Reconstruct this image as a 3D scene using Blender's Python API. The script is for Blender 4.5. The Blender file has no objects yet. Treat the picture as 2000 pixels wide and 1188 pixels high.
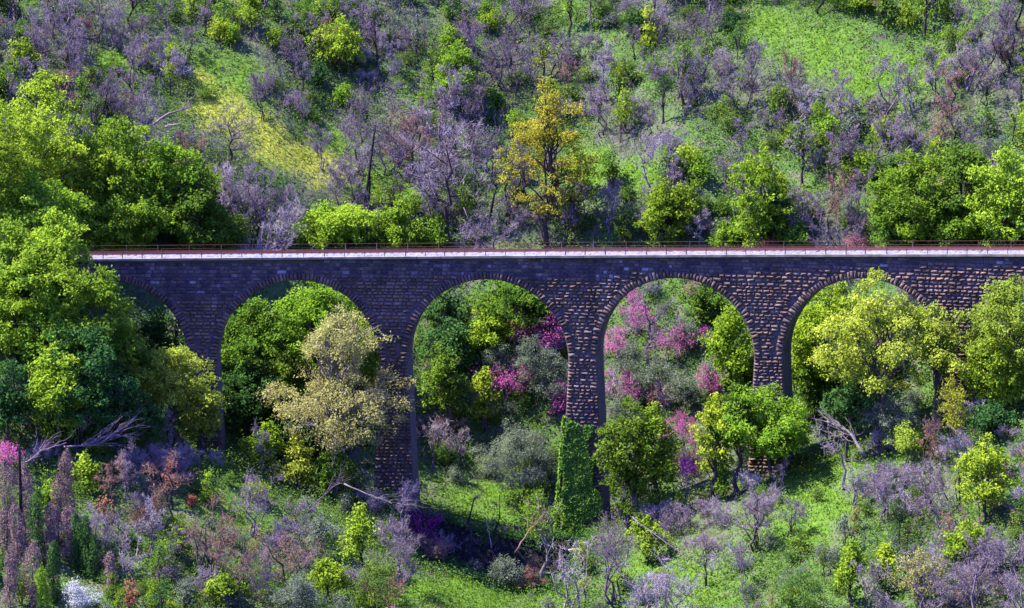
import bpy, math, random
import numpy as np
from math import sin, cos, radians, pi

S = bpy.context.scene
COL = S.collection
RNG = np.random.default_rng(7)

# ------------------------------------------------------------------ camera geometry
CAM = np.array([0.0, -400.0, 48.0])
PITCH = radians(7.5)
FX = 8000.0
F_ = np.array([0, cos(PITCH), -sin(PITCH)])
U_ = np.array([0, sin(PITCH), cos(PITCH)])

def proj(P):
    d = np.asarray(P, float) - CAM
    f = d @ F_
    return 1000 + FX * d[..., 0] / f, 594 - FX * (d @ U_) / f

def raydir(px, py):
    px = np.asarray(px, float); py = np.asarray(py, float)
    return (F_ + ((px - 1000) / FX)[..., None] * np.array([1.0, 0, 0]) + ((594 - py) / FX)[..., None] * U_)

def at_depth(px, py, Y):
    d = raydir(px, py)
    t = (Y - CAM[1]) / d[..., 1]
    return CAM + d * np.asarray(t)[..., None]

# ------------------------------------------------------------------ value noise
_NG = np.random.default_rng(3).random((64, 64, 4))
def noise(x, y, k=0):
    x = np.asarray(x, float); y = np.asarray(y, float)
    xi = np.floor(x).astype(int); yi = np.floor(y).astype(int)
    fx = x - xi; fy = y - yi
    fx = fx * fx * (3 - 2 * fx); fy = fy * fy * (3 - 2 * fy)
    g = _NG[:, :, k]
    a = g[xi % 64, yi % 64]; b = g[(xi + 1) % 64, yi % 64]
    c = g[xi % 64, (yi + 1) % 64]; d = g[(xi + 1) % 64, (yi + 1) % 64]
    return (a * (1 - fx) + b * fx) * (1 - fy) + (c * (1 - fx) + d * fx) * fy - 0.5

# ------------------------------------------------------------------ bridge axis (front face arc, concave to the viewer)
RF = 230.0
WID = 4.4
X0, Y0 = (395 - 1000) / 20.0, 0.0
OX, OY = X0, Y0 - RF
def bp(s, d, z):
    s = np.asarray(s, float); ph = s / RF
    r = RF + np.asarray(d, float)
    return np.stack(np.broadcast_arrays(OX + r * np.sin(ph), OY + r * np.cos(ph), np.asarray(z, float)), -1)

def s_of_px(px, d=0.0, z=-1.0):
    lo, hi = -60.0, 140.0
    for _ in range(50):
        m = (lo + hi) / 2
        if proj(bp(m, d, z))[0] < px: lo = m
        else: hi = m
    return lo
def z_of_py(s, py, d=0.0):
    lo, hi = -60.0, 30.0
    for _ in range(50):
        m = (lo + hi) / 2
        if proj(bp(s, d, m))[1] > py: lo = m
        else: hi = m
    return lo
_dpx = np.array([-300, 195, 600, 1050, 1550, 2000, 2400.])
_dpy = np.array([515, 511.0, 507.2, 503.6, 502.0, 501.6, 501.6])
_ds = np.array([s_of_px(p) for p in _dpx])
_dz = np.array([z_of_py(s, y, -0.32) for s, y in zip(_ds, _dpy)])
_cf = np.polyfit(_ds, _dz, 3)
def deck(s):                     # underside of the coping
    return np.polyval(_cf, np.clip(np.asarray(s, float), -40, 115))
def bridge_Y(X):
    X = np.clip(np.asarray(X, float), -70, 95)
    return OY + np.sqrt(RF ** 2 - (X - OX) ** 2)
def deck_of_X(X):
    return deck(RF * np.arcsin((np.clip(X, -65, 85) - OX) / RF))

# ------------------------------------------------------------------ terrain height
_gx = np.array([-90, -60, -47, -44, -41, -36, -30.5, -20, -11, -3, 1, 7, 15, 25.7, 36, 45, 54, 64, 72, 90.])
_gz = np.array([0, 0, 0, -1.5, -6, -14, -19.5, -22.5, -24.5, -27, -27.6, -27.2, -24.5, -20.5, -17, -13.5, -9.5, -3.0, -0.5, 0.])
_hx = np.array([-110, -75, -60, -45, -30, -15, 0, 10, 25, 45, 64, 90.])
_hz = np.array([0, -2.5, -5.5, -10.5, -16, -24, -29.0, -28.8, -21.0, -13, -5, 0])
_sx = np.array([-90, -60, -40, -25, -10, 0, 8, 20, 35, 60, 90.])
_sv = np.array([.62, .62, .50, .30, .12, .05, .08, .2, .30, .40, .42])
def terrain(X, Y):
    X = np.asarray(X, float); Y = np.asarray(Y, float)
    v = Y - bridge_Y(X)
    xs = X + 0.10 * np.maximum(v, 0)
    bank = np.clip(v / 30, 0, 1)
    g = np.interp(xs, _gx, _gz)
    g2 = np.interp(xs, _hx, _hz)
    wv = np.clip((np.maximum(v - 7, -v - 4)) / 11, 0, 1); wv = wv * wv * (3 - 2 * wv)
    g = g * (1 - wv) + g2 * wv
    gd = deck_of_X(X) - 0.75
    w3 = .55 * np.clip((v - 14) / 24, 0, 1); g = g * (1 - w3) - 13 * w3
    rel = np.where(g > -12, gd * (1 + g / 12), 0)
    g = g + rel
    b = np.maximum(v - 7, 0)
    rise = 0.66 * np.minimum(b, 60) + 0.5 * np.clip(b - 60, 0, 200) + 0.15 * np.maximum(b - 260, 0)
    sf = np.interp(X, _sx, _sv)
    f = np.maximum(-v - 4.5, 0)
    fall = sf * np.minimum(f, 120)
    # rough hill: spurs and hollows fade in behind the track
    amp = np.clip(b / 14, 0, 1)
    n = 3.8 * noise(X / 21 + Y / 60 + 11, Y / 26 - X / 50) + 2.2 * noise(X / 9, Y / 8 + 5, 1)
    ampf = np.clip(f / 8, 0, 1)
    nf = 2.2 * noise(X / 12 + 3, Y / 10, 2) + 0.7 * noise(X / 4, Y / 4 + 9, 3)
    z = g + rise - fall + amp * n + ampf * nf * 0.8 + 0.35 * noise(X / 2.3, Y / 2.3, 1) * np.clip((np.abs(v - 2) - 4) / 3, 0, 1)
    # stream bed: a trench with a steep back bank below the tall piers
    cx, hw = -2.2, 9.0
    wx = np.clip((hw - np.abs(X - cx)) / 2.5, 0, 1)
    vv = v + 0.8 * noise(X / 2.0, X / 3.0 + 1, 2)
    tr = np.clip((-vv - 1.8) / 0.5, 0, 1) * np.clip((vv + 17) / 5.0, 0, 1)
    z = z - 3.6 * wx * tr
    near = 44 - 0.33 * (Y + 400)
    near = np.where(Y < -120, near, -1e3)
    return np.maximum(z, near)

def ground_hit(px, py):
    px = np.atleast_1d(np.asarray(px, float)); py = np.atleast_1d(np.asarray(py, float))
    d = raydir(px, py)
    t0 = (-80 - CAM[1]) / d[:, 1]
    res = np.full(px.shape, np.nan); done = np.zeros(px.shape, bool)
    prev = t0.copy()
    for k in range(1, 400):
        t = t0 + k * 0.6
        P = CAM + d * t[:, None]
        hit = (~done) & (P[:, 2] < terrain(P[:, 0], P[:, 1]))
        res[hit] = t[hit] - 0.3; done |= hit
        if done.all(): break
    return CAM + d * res[:, None]

# ------------------------------------------------------------------ mesh helpers
def mesh_np(name, V, F, mat=None, smooth=False, attrs=None):
    """V Nx3; F: list of (M,k) int arrays"""
    me = bpy.data.meshes.new(name)
    V = np.asarray(V, np.float32)
    if isinstance(F, np.ndarray): F = [F]
    F = [np.asarray(f, np.int32) for f in F if len(f)]
    nl = sum(f.size for f in F); nf = sum(len(f) for f in F)
    me.vertices.add(len(V)); me.vertices.foreach_set('co', V.ravel())
    me.loops.add(nl); me.polygons.add(nf)
    me.loops.foreach_set('vertex_index', np.concatenate([f.ravel() for f in F]))
    tot = np.concatenate([np.full(len(f), f.shape[1], np.int32) for f in F])
    st = np.concatenate([[0], np.cumsum(tot)[:-1]]).astype(np.int32)
    me.polygons.foreach_set('loop_start', st)
    try: me.polygons.foreach_set('loop_total', tot)
    except Exception: pass
    me.polygons.foreach_set('use_smooth', np.full(nf, bool(smooth)))
    for nm, (dom, vals) in (attrs or {}).items():
        a = me.attributes.new(nm, 'FLOAT', dom); a.data.foreach_set('value', np.asarray(vals, np.float32))
    me.update(calc_edges=True); me.validate()
    if mat: me.materials.append(mat)
    return me

def obj(name, me, parent=None):
    o = bpy.data.objects.new(name, me); COL.objects.link(o)
    if parent: o.parent = parent
    return o
def tag(o, label=None, cat=None, group=None, kind=None):
    if label: o['label'] = label
    if cat: o['category'] = cat
    if group: o['group'] = group
    if kind: o['kind'] = kind
    return o
def empty(name, loc=(0, 0, 0)):
    o = bpy.data.objects.new(name, None); COL.objects.link(o); o.location = loc
    o.empty_display_size = 0.3
    return o

class MB:
    def __init__(s): s.V = []; s.Q = []; s.T = []; s.n = 0
    def add(s, V, Q=None, T=None):
        V = np.asarray(V, float).reshape(-1, 3)
        if Q is not None and len(Q): s.Q.append(np.asarray(Q, int).reshape(-1, 4) + s.n)
        if T is not None and len(T): s.T.append(np.asarray(T, int).reshape(-1, 3) + s.n)
        s.V.append(V); s.n += len(V)
    def mesh(s, name, mat, smooth=False):
        F = []
        if s.Q: F.append(np.concatenate(s.Q))
        if s.T: F.append(np.concatenate(s.T))
        return mesh_np(name, np.concatenate(s.V), F, mat, smooth)
    def tube(s, P, R, k=4, cap=True):
        P = np.asarray(P, float); n = len(P)
        T = np.gradient(P, axis=0); T /= np.linalg.norm(T, axis=1)[:, None] + 1e-9
        ref = np.where(np.abs(T[:, 2:3]) > 0.9, [[1., 0, 0]], [[0, 0, 1.]])
        A = np.cross(T, ref); A /= np.linalg.norm(A, axis=1)[:, None] + 1e-9
        B = np.cross(T, A)
        a = np.arange(k) * 2 * pi / k
        ring = P[:, None] + np.asarray(R)[:, None, None] * (np.cos(a)[None, :, None] * A[:, None] + np.sin(a)[None, :, None] * B[:, None])
        i = np.arange(n - 1)[:, None] * k; j = np.arange(k)[None]
        j2 = (j + 1) % k
        Q = np.stack([i + j, i + j2, i + k + j2, i + k + j], -1).reshape(-1, 4)
        V = ring.reshape(-1, 3)
        Tt = None
        if cap:
            V = np.vstack([V, P[-1:], P[:1]]); c = n * k
            e = (n - 1) * k
            Tt = [[e + q, e + (q + 1) % k, c] for q in range(k)] + [[(q + 1) % k, q, c + 1] for q in range(k)]
        s.add(V, Q, Tt)
    def box8(s, V):
        s.add(V, [[0, 3, 2, 1], [4, 5, 6, 7], [0, 1, 5, 4], [1, 2, 6, 5], [2, 3, 7, 6], [3, 0, 4, 7]])

# ------------------------------------------------------------------ materials
def new_mat(name):
    m = bpy.data.materials.new(name); m.use_nodes = True
    nt = m.node_tree; nt.nodes.clear()
    out = nt.nodes.new('ShaderNodeOutputMaterial')
    return m, nt, out
def N(nt, t, **kw):
    n = nt.nodes.new(t)
    for k, v in kw.items():
        if k.startswith('_'): setattr(n, k[1:], v)
        else: n.inputs[k].default_value = v
    return n
def L(nt, a, ao, b, bi): nt.links.new(a.outputs[ao], b.inputs[bi])
def c4(c): return (c[0], c[1], c[2], 1)
def ramp(nt, stops):
    r = nt.nodes.new('ShaderNodeValToRGB')
    el = r.color_ramp.elements
    while len(el) < len(stops): el.new(0.5)
    for e, (p, c) in zip(el, stops): e.position = p; e.color = c4(c)
    return r

def leaf_mat(name, dark, light, transl=0.3, objvar=0.10):
    m, nt, out = new_mat(name)
    at = N(nt, 'ShaderNodeAttribute', _attribute_name='tint')
    r = ramp(nt, [(0.0, dark), (1.0, light)])
    L(nt, at, 'Fac', r, 'Fac')
    oi = N(nt, 'ShaderNodeObjectInfo')
    transl += .12
    mr = N(nt, 'ShaderNodeMapRange'); mr.inputs['To Min'].default_value = 1 - objvar * 1.6; mr.inputs['To Max'].default_value = 1 + objvar * 1.6
    L(nt, oi, 'Random', mr, 'Value')
    hs = N(nt, 'ShaderNodeHueSaturation')
    L(nt, mr, 'Result', hs, 'Value'); L(nt, r, 'Color', hs, 'Color')
    mh = N(nt, 'ShaderNodeMapRange'); mh.inputs['To Min'].default_value = 0.5 - objvar * 0.12; mh.inputs['To Max'].default_value = 0.5 + objvar * 0.12
    sp = N(nt, 'ShaderNodeMath', _operation='FRACT'); mm = N(nt, 'ShaderNodeMath', _operation='MULTIPLY'); mm.inputs[1].default_value = 7.31
    L(nt, oi, 'Random', mm, 0); L(nt, mm, 'Value', sp, 0); L(nt, sp, 'Value', mh, 'Value'); L(nt, mh, 'Result', hs, 'Hue')
    d = N(nt, 'ShaderNodeBsdfDiffuse'); t = N(nt, 'ShaderNodeBsdfTranslucent'); mx = N(nt, 'ShaderNodeMixShader'); mx.inputs[0].default_value = transl
    L(nt, hs, 'Color', d, 'Color'); L(nt, hs, 'Color', t, 'Color')
    L(nt, d, 'BSDF', mx, 1); L(nt, t, 'BSDF', mx, 2)
    L(nt, mx, 'Shader', out, 'Surface')
    return m

def bark_mat(name, a, b, scale=3.0):
    m, nt, out = new_mat(name)
    g = N(nt, 'ShaderNodeNewGeometry')
    no = N(nt, 'ShaderNodeTexNoise'); no.inputs['Scale'].default_value = scale; no.inputs['Detail'].default_value = 4
    L(nt, g, 'Position', no, 'Vector')
    r = ramp(nt, [(0.3, a), (0.7, b)]); L(nt, no, 'Fac', r, 'Fac')
    oi = N(nt, 'ShaderNodeObjectInfo')
    mr = N(nt, 'ShaderNodeMapRange'); mr.inputs['To Min'].default_value = 0.75; mr.inputs['To Max'].default_value = 1.25
    hs = N(nt, 'ShaderNodeHueSaturation'); L(nt, oi, 'Random', mr, 'Value'); L(nt, mr, 'Result', hs, 'Value'); L(nt, r, 'Color', hs, 'Color')
    d = N(nt, 'ShaderNodeBsdfDiffuse'); d.inputs['Roughness'].default_value = 0.6
    L(nt, hs, 'Color', d, 'Color'); L(nt, d, 'BSDF', out, 'Surface')
    return m

def plain_mat(name, a, b, scale=6.0, rough=0.8, bump=0.0, metal=0.0):
    m, nt, out = new_mat(name)
    tc = N(nt, 'ShaderNodeNewGeometry')
    no = N(nt, 'ShaderNodeTexNoise'); no.inputs['Scale'].default_value = scale; no.inputs['Detail'].default_value = 5
    L(nt, tc, 'Position', no, 'Vector')
    r = ramp(nt, [(0.3, a), (0.7, b)]); L(nt, no, 'Fac', r, 'Fac')
    p = N(nt, 'ShaderNodeBsdfPrincipled'); p.inputs['Roughness'].default_value = rough; p.inputs['Metallic'].default_value = metal
    L(nt, r, 'Color', p, 'Base Color')
    if bump:
        bn = N(nt, 'ShaderNodeBump'); bn.inputs['Strength'].default_value = 1.0; bn.inputs['Distance'].default_value = bump
        L(nt, no, 'Fac', bn, 'Height'); L(nt, bn, 'Normal', p, 'Normal')
    L(nt, p, 'BSDF', out, 'Surface')
    return m

def stone_mat(name, stops, stain=True):
    m, nt, out = new_mat(name)
    g = N(nt, 'ShaderNodeNewGeometry')
    r = ramp(nt, stops); L(nt, g, 'Random Per Island', r, 'Fac')
    no = N(nt, 'ShaderNodeTexNoise'); no.inputs['Scale'].default_value = 4.0; no.inputs['Detail'].default_value = 6
    L(nt, g, 'Position', no, 'Vector')
    mr = N(nt, 'ShaderNodeMapRange'); mr.inputs['From Min'].default_value = .3; mr.inputs['From Max'].default_value = .7
    mr.inputs['To Min'].default_value = .65; mr.inputs['To Max'].default_value = 1.3
    L(nt, no, 'Fac', mr, 'Value')
    hs = N(nt, 'ShaderNodeHueSaturation'); L(nt, mr, 'Result', hs, 'Value'); L(nt, r, 'Color', hs, 'Color')
    # large weather stains
    n2 = N(nt, 'ShaderNodeTexNoise'); n2.inputs['Scale'].default_value = 0.35; n2.inputs['Detail'].default_value = 5
    mp = N(nt, 'ShaderNodeMapping'); mp.inputs['Scale'].default_value = (1.2, 1.2, 0.5)
    L(nt, g, 'Position', mp, 'Vector'); L(nt, mp, 'Vector', n2, 'Vector')
    r2 = ramp(nt, [(0.38, (0.45, 0.43, 0.5)), (0.6, (1, 1, 1))]); L(nt, n2, 'Fac', r2, 'Fac')
    mx = N(nt, 'ShaderNodeMix', _data_type='RGBA', _blend_type='MULTIPLY'); mx.inputs[0].default_value = 0.8
    nt.links.new(hs.outputs['Color'], mx.inputs[6]); nt.links.new(r2.outputs['Color'], mx.inputs[7])
    p = N(nt, 'ShaderNodeBsdfPrincipled'); p.inputs['Roughness'].default_value = 0.9
    p.inputs['Specular IOR Level'].default_value = 0.1
    nt.links.new(mx.outputs[2], p.inputs['Base Color'])
    bn = N(nt, 'ShaderNodeBump'); bn.inputs['Distance'].default_value = 0.06; bn.inputs['Strength'].default_value = 0.8
    L(nt, no, 'Fac', bn, 'Height'); L(nt, bn, 'Normal', p, 'Normal')
    L(nt, p, 'BSDF', out, 'Surface')
    return m

M = {}
M['stone'] = stone_mat('rough_stone', [(0, (.075, .056, .056)), (.35, (.125, .086, .074)), (.65, (.165, .108, .074)), (.85, (.14, .102, .095)), (1, (.20, .152, .125))])
M['ashlar'] = stone_mat('flush_stone', [(0, (.05, .04, .055)), (.5, (.085, .065, .075)), (.8, (.12, .085, .075)), (.93,(.14,.12,.12)), (1, (.24, .23, .27))])
M['mortar'] = plain_mat('mortar', (.045, .036, .042), (.08, .062, .07), 3.0, .95)
M['soffit'] = stone_mat('soffit_stone', [(0, (.10, .08, .10)), (1, (.18, .14, .13))])
M['coping'] = plain_mat('coping_concrete', (.085, .08, .07), (.19, .175, .15), 1.1, .9, 0.02)
M['ballast'] = plain_mat('ballast', (.05, .048, .06), (.17, .165, .195), 5.0, .9, 0.10)
M['rust'] = plain_mat('rusty_steel', (.06, .012, .012), (.12, .025, .018), 8.0, .7)
M['rail_post'] = plain_mat('rusty_post', (.025, .010, .010), (.05, .018, .015), 8.0, .7)
M['sleeper'] = plain_mat('sleeper_wood', (.07, .05, .05), (.14, .10, .09), 8.0, .9)
M['charred'] = bark_mat('charred_bark', (.012, .01, .014), (.035, .028, .034))
M['bark'] = bark_mat('bark', (.035, .026, .03), (.085, .065, .065))
M['pale_bark'] = bark_mat('pale_bark', (.13, .105, .095), (.30, .26, .23))
M['grey_bark'] = bark_mat('grey_purple_bark', (.085, .06, .09), (.19, .145, .19))
M['twig'] = bark_mat('grey_purple_twig', (.13, .10, .115), (.25, .20, .215), 0.6)
M['pale_twig'] = bark_mat('pale_twig', (.21, .175, .19), (.34, .29, .30), 0.8)
M['brown_twig'] = bark_mat('brown_twig', (.18, .10, .08), (.32, .19, .13), 0.8)

M['yellowgreen'] = leaf_mat('yellow_green_leaf', (.095, .175, .016), (.33, .43, .032), .30)
M['fresh'] = leaf_mat('fresh_green_leaf', (.058, .14, .014), (.24, .35, .026), .30)
M['mid'] = leaf_mat('mid_green_leaf', (.036, .095, .015), (.15, .245, .025), .28)
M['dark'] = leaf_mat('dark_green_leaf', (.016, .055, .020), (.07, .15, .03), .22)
M['blue'] = leaf_mat('blue_green_leaf', (.035, .088, .022), (.145, .22, .036), .25)
M['olive'] = leaf_mat('grey_olive_leaf', (.065, .09, .065), (.18, .22, .14), .22)
M['silver'] = leaf_mat('silver_leaf', (.20, .22, .24), (.46, .48, .46), .2)
M['oliveyellow'] = leaf_mat('olive_yellow_bud', (.12, .175, .02), (.34, .42, .05), .28)
M['beige'] = leaf_mat('beige_bud', (.15, .145, .05), (.33, .33, .11), .25)
M['orange'] = leaf_mat('golden_leaf', (.15, .15, .015), (.34, .345, .035), .3)
M['magenta'] = leaf_mat('magenta_blossom', (.28, .04, .18), (.58, .17, .44), .3)
M['violet'] = leaf_mat('violet_blossom', (.12, .01, .11), (.28, .03, .24), .3)
M['pink'] = leaf_mat('dusty_pink_bud', (.26, .09, .14), (.48, .22, .28), .3)
M['rustleaf'] = leaf_mat('rusty_leaf', (.18, .07, .04), (.34, .15, .09), .25)
M['deadleaf'] = leaf_mat('dead_brown_leaf', (.09, .06, .062), (.25, .17, .165), .1)
M['ivy'] = leaf_mat('ivy_leaf', (.03, .10, .024), (.14, .27, .035), .15)

# ------------------------------------------------------------------ painted ground regions (in picture pixels, evaluated once on the ground)
def ell(px, py, cx, cy, rx, ry, rot=0.0):
    c, s_ = cos(radians(rot)), sin(radians(rot))
    dx = px - cx; dy = py - cy
    u = (dx * c + dy * s_) / rx; w = (-dx * s_ + dy * c) / ry
    return np.clip(1.6 - 1.3 * np.sqrt(u * u + w * w), 0, 1)
YELLOW = [(470, 240, 150, 46, 34), (590, 310, 100, 36, 22), (640, 335, 50, 30, 0)]
MEADOW = [(1590, 85, 130, 52, 12), (1740, 160, 70, 60, 0), (1640, 140, 90, 40, 20), (1600, 965, 115, 75, -28), (1560, 1040, 80, 45, -10),
          (960, 985, 90, 45, 0), (450, 150, 90, 60, 40), (1150, 330, 60, 50, 30), (960, 330, 50, 50, 30), (760, 380, 60, 50, 20), (230, 120, 60, 30, 0),
          (470, 1020, 90, 50, 30), (1330, 1130, 130, 60, 0), (900, 1160, 180, 40, 0), (1700, 400, 60, 40, 0), (1250, 350, 60, 40, 0), (640, 270, 60, 30, 25)]
BARE = [(150, 75, 190, 85, 0), (235, 215, 120, 65, 20), (500, 130, 130, 80, 25), (560, 190, 60, 90, 0), (760, 70, 130, 60, 0), (430, 300, 70, 90, 0), (480, 430, 80, 60, 0),
        (700, 250, 90, 90, 0), (880, 340, 130, 120, 0), (1000, 430, 120, 50, 0), (1210, 300, 60, 90, 0), (1310, 55, 80, 70, 0), (1350, 180, 60, 50, 0), (1260, 430, 90, 50, 0),
        (1610, 190, 110, 90, 0), (1780, 250, 130, 80, 0), (1950, 130, 80, 90, 0), (1650, 420, 80, 60, 0), (1480, 190, 60, 70, 0), (1040, 130, 120, 70, 0), (640, 360, 70, 60, 0),
        (330, 900, 60, 70, 0), (250, 1010, 70, 60, 0), (570, 930, 60, 50, 0), (760, 1060, 70, 50, 0), (1420, 950, 140, 80, 0), (1330, 860, 60, 60, 0), (1380, 1080, 90, 50, 0),
        (1930, 1110, 110, 90, 0), (1660, 850, 70, 50, 0), (1830, 930, 60, 60, 0), (1240, 1020, 80, 50, 0), (560, 1060, 60, 60, 0), (1780, 1010, 60, 60, 0), (1700, 950, 40, 50, 0), (100, 760, 60, 80, 0)]
def region(P, regs):
    px, py = proj(P)
    r = np.zeros(px.shape)
    for e in regs: r = np.maximum(r, ell(px, py, *e))
    X, Y = np.asarray(P)[..., 0], np.asarray(P)[..., 1]
    w = r + .9 * noise(X / 2.6, Y / 3.4, 2) + .7 * noise(X / 1.1 + 4, Y / 1.2, 0) + .10
    return np.clip(w * (r > 0), 0, 1)

# ------------------------------------------------------------------ the ground, one sheet
def build_ground():
    def axis(lo, hi, step, far):
        core = np.arange(lo, hi + 1e-6, step)
        k = np.array([3, 8, 16, 30, 60, 120, 260, 600, 1500.])
        return np.concatenate([lo - k[k <= far][::-1], core, hi + k[k <= far]])
    xs = axis(-85, 85, 0.8, 2000); ys = np.concatenate([[-1900, -1200, -800], np.arange(-560, -80, 12.), np.arange(-74, 100, 0.8), 100 + np.array([0.8, 4, 10, 20, 40, 70, 110, 170, 250, 400, 700, 1300, 2300])])
    X, Y = np.meshgrid(xs, ys, indexing='ij')
    Z = terrain(X, Y)
    P = np.stack([X, Y, Z], -1).reshape(-1, 3)
    nx, ny = len(xs), len(ys)
    i = np.arange(nx - 1)[:, None] * ny; j = np.arange(ny - 1)[None]
    Q = np.stack([i + j, i + ny + j, i + ny + j + 1, i + j + 1], -1).reshape(-1, 4)
    m, nt, out = new_mat('hillside_ground')
    g = N(nt, 'ShaderNodeNewGeometry')
    n1 = N(nt, 'ShaderNodeTexNoise'); n1.inputs['Scale'].default_value = 0.35; n1.inputs['Detail'].default_value = 8; n1.inputs['Roughness'].default_value = .65
    L(nt, g, 'Position', n1, 'Vector')
    r1 = ramp(nt, [(.30, (.05, .045, .045)), (.42, (.04, .075, .025)), (.52, (.055, .10, .025)), (.60, (.075, .075, .06)), (.70, (.08, .125, .03)), (.80, (.11, .095, .085))])
    L(nt, n1, 'Fac', r1, 'Fac')
    n2 = N(nt, 'ShaderNodeTexNoise'); n2.inputs['Scale'].default_value = 2.6; n2.inputs['Detail'].default_value = 7
    L(nt, g, 'Position', n2, 'Vector')
    def mixin(prev, attr, colA, colB):
        a = N(nt, 'ShaderNodeAttribute', _attribute_name=attr)
        rr = ramp(nt, [(.35, colA), (.65, colB)]); L(nt, n2, 'Fac', rr, 'Fac')
        mx = N(nt, 'ShaderNodeMix', _data_type='RGBA')
        L(nt, a, 'Fac', mx, 0)
        nt.links.new(prev, mx.inputs[6]); nt.links.new(rr.outputs['Color'], mx.inputs[7])
        return mx.outputs[2]
    c = mixin(r1.outputs['Color'], 'bare', (.04, .05, .035), (.085, .095, .06))
    c = mixin(c, 'meadow', (.035, .085, .012), (.08, .14, .018))
    c = mixin(c, 'stream_shade', (.012, .010, .014), (.022, .02, .022))  # stream-bed shade painted into the ground colour as a near-black tone
    c = mixin(c, 'yellow', (.13, .16, .022), (.22, .23, .04))
    p = N(nt, 'ShaderNodeBsdfDiffuse'); nt.links.new(c, p.inputs['Color'])
    bn = N(nt, 'ShaderNodeBump'); bn.inputs['Distance'].default_value = .25; bn.inputs['Strength'].default_value = .8
    L(nt, n2, 'Fac', bn, 'Height'); L(nt, bn, 'Normal', p, 'Normal')
    L(nt, p, 'BSDF', out, 'Surface')
    inview = (np.abs(P[:, 0]) < 90) & (P[:, 1] > -80) & (P[:, 1] < 110)
    at = {}
    for nm, rg in (('bare', BARE), ('meadow', MEADOW), ('yellow', YELLOW)):
        v = np.zeros(len(P)); v[inview] = region(P[inview], rg); at[nm] = ('POINT', v)
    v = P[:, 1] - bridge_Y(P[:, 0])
    at['stream_shade'] = ('POINT', np.clip((9.5 - np.abs(P[:, 0] + 2.2)) / 2, 0, 1) * ((v < -1.2) & (v > -11)))
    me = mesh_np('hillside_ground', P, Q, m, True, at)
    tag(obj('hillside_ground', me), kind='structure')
build_ground()

# ------------------------------------------------------------------ the viaduct
PIER_PX = [-335, 25, 396, 768, 1138, 1501, 1872, 2240]      # pier centre columns at the springing
CROWN_PY = [549, 549, 547.5, 546, 543.5, 544, 545]
PIER_S = np.array([s_of_px(p, 0, -8) for p in PIER_PX])
HWP = 1.42
SB0, SB1 = PIER_S[0], PIER_S[-1] + 14
arches = []
for k in range(len(PIER_S) - 1):
    a, b = PIER_S[k] + HWP, PIER_S[k + 1] - HWP
    c = (a + b) / 2; r = (b - a) / 2
    zc = z_of_py(c, CROWN_PY[k])
    arches.append((c, r, zc - r))
def pier_half(z, zs):                                         # battered sides
    return HWP + 0.045 * np.maximum(zs - z, 0)
def pier_zs(k):
    z = [arches[j][2] for j in (k - 1, k) if 0 <= j < len(arches)]
    return min(z)
def pier_base(k):
    p = bp(PIER_S[k], WID / 2, 0)
    return min(float(terrain(p[0], p[1] + dy)) for dy in (-3, 0, 3)) - 0.8

viaduct = tag(empty('stone_viaduct', tuple(bp(PIER_S[3], WID / 2, pier_base(3)))),
              'long curved railway viaduct of dark rough stone with round arches crossing the ravine', 'viaduct')
VINV = -np.array(viaduct.location)
def vpart(name, mb, mat, parent=None, smooth=False):
    me = mb.mesh(name, mat, smooth)
    me.transform(__import__('mathutils').Matrix.Translation(VINV))
    return obj(name, me, parent or viaduct)

rs = random.Random(5)
def stone(mb, s0, s1, z0, z1, bulge, d0=0.0, side=-1):
    """one rock-faced block on the front (side -1) face"""
    w, h = s1 - s0, z1 - z0
    ins = 0.10
    j = lambda a: rs.uniform(-a, a)
    o = [(s0, z0), (s1, z0), (s1, z1), (s0, z1)]
    i_ = [(s0 + w * (ins + j(.06) + .03), z0 + h * (.16 + j(.07))), (s1 - w * (ins + j(.06) + .03), z0 + h * (.16 + j(.07))),
          (s1 - w * (ins + j(.06) + .03), z1 - h * (.34 + j(.1))), (s0 + w * (ins + j(.06) + .03), z1 - h * (.34 + j(.1)))]
    b = [bulge * rs.uniform(.55, 1.0) for _ in range(4)]
    V = [bp(s, d0 + 0.085, z) for s, z in o]
    V += [bp(s, d0 - q, z) for (s, z), q in zip(i_, b)]
    c = (s0 + w * (.5 + j(.18)), z0 + h * (.42 + j(.12)))
    V.append(bp(c[0], d0 - bulge * rs.uniform(1.0, 1.45), c[1]))
    mb.add(V, [[0, 1, 5, 4], [1, 2, 6, 5], [2, 3, 7, 6], [3, 0, 4, 7]], [[4, 5, 8], [5, 6, 8], [6, 7, 8], [7, 4, 8]])

def front_fill(mb, z0f, z1, inside, sa, sb, bulge, course=.36, flush=None):
    pass

RING = 0.78
def arch_at(s):
    for c, r, zs in arches:
        if abs(s - c) <= r + RING + .01: return c, r, zs
    return None
def blocked(s, z):                                            # inside an opening or its ring
    for c, r, zs in arches:
        if abs(s - c) < r + RING:
            if z > zs:
                if math.hypot(s - c, z - zs) < r + RING - .10: return True
            elif abs(s - c) < r: return True
    return False

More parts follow.
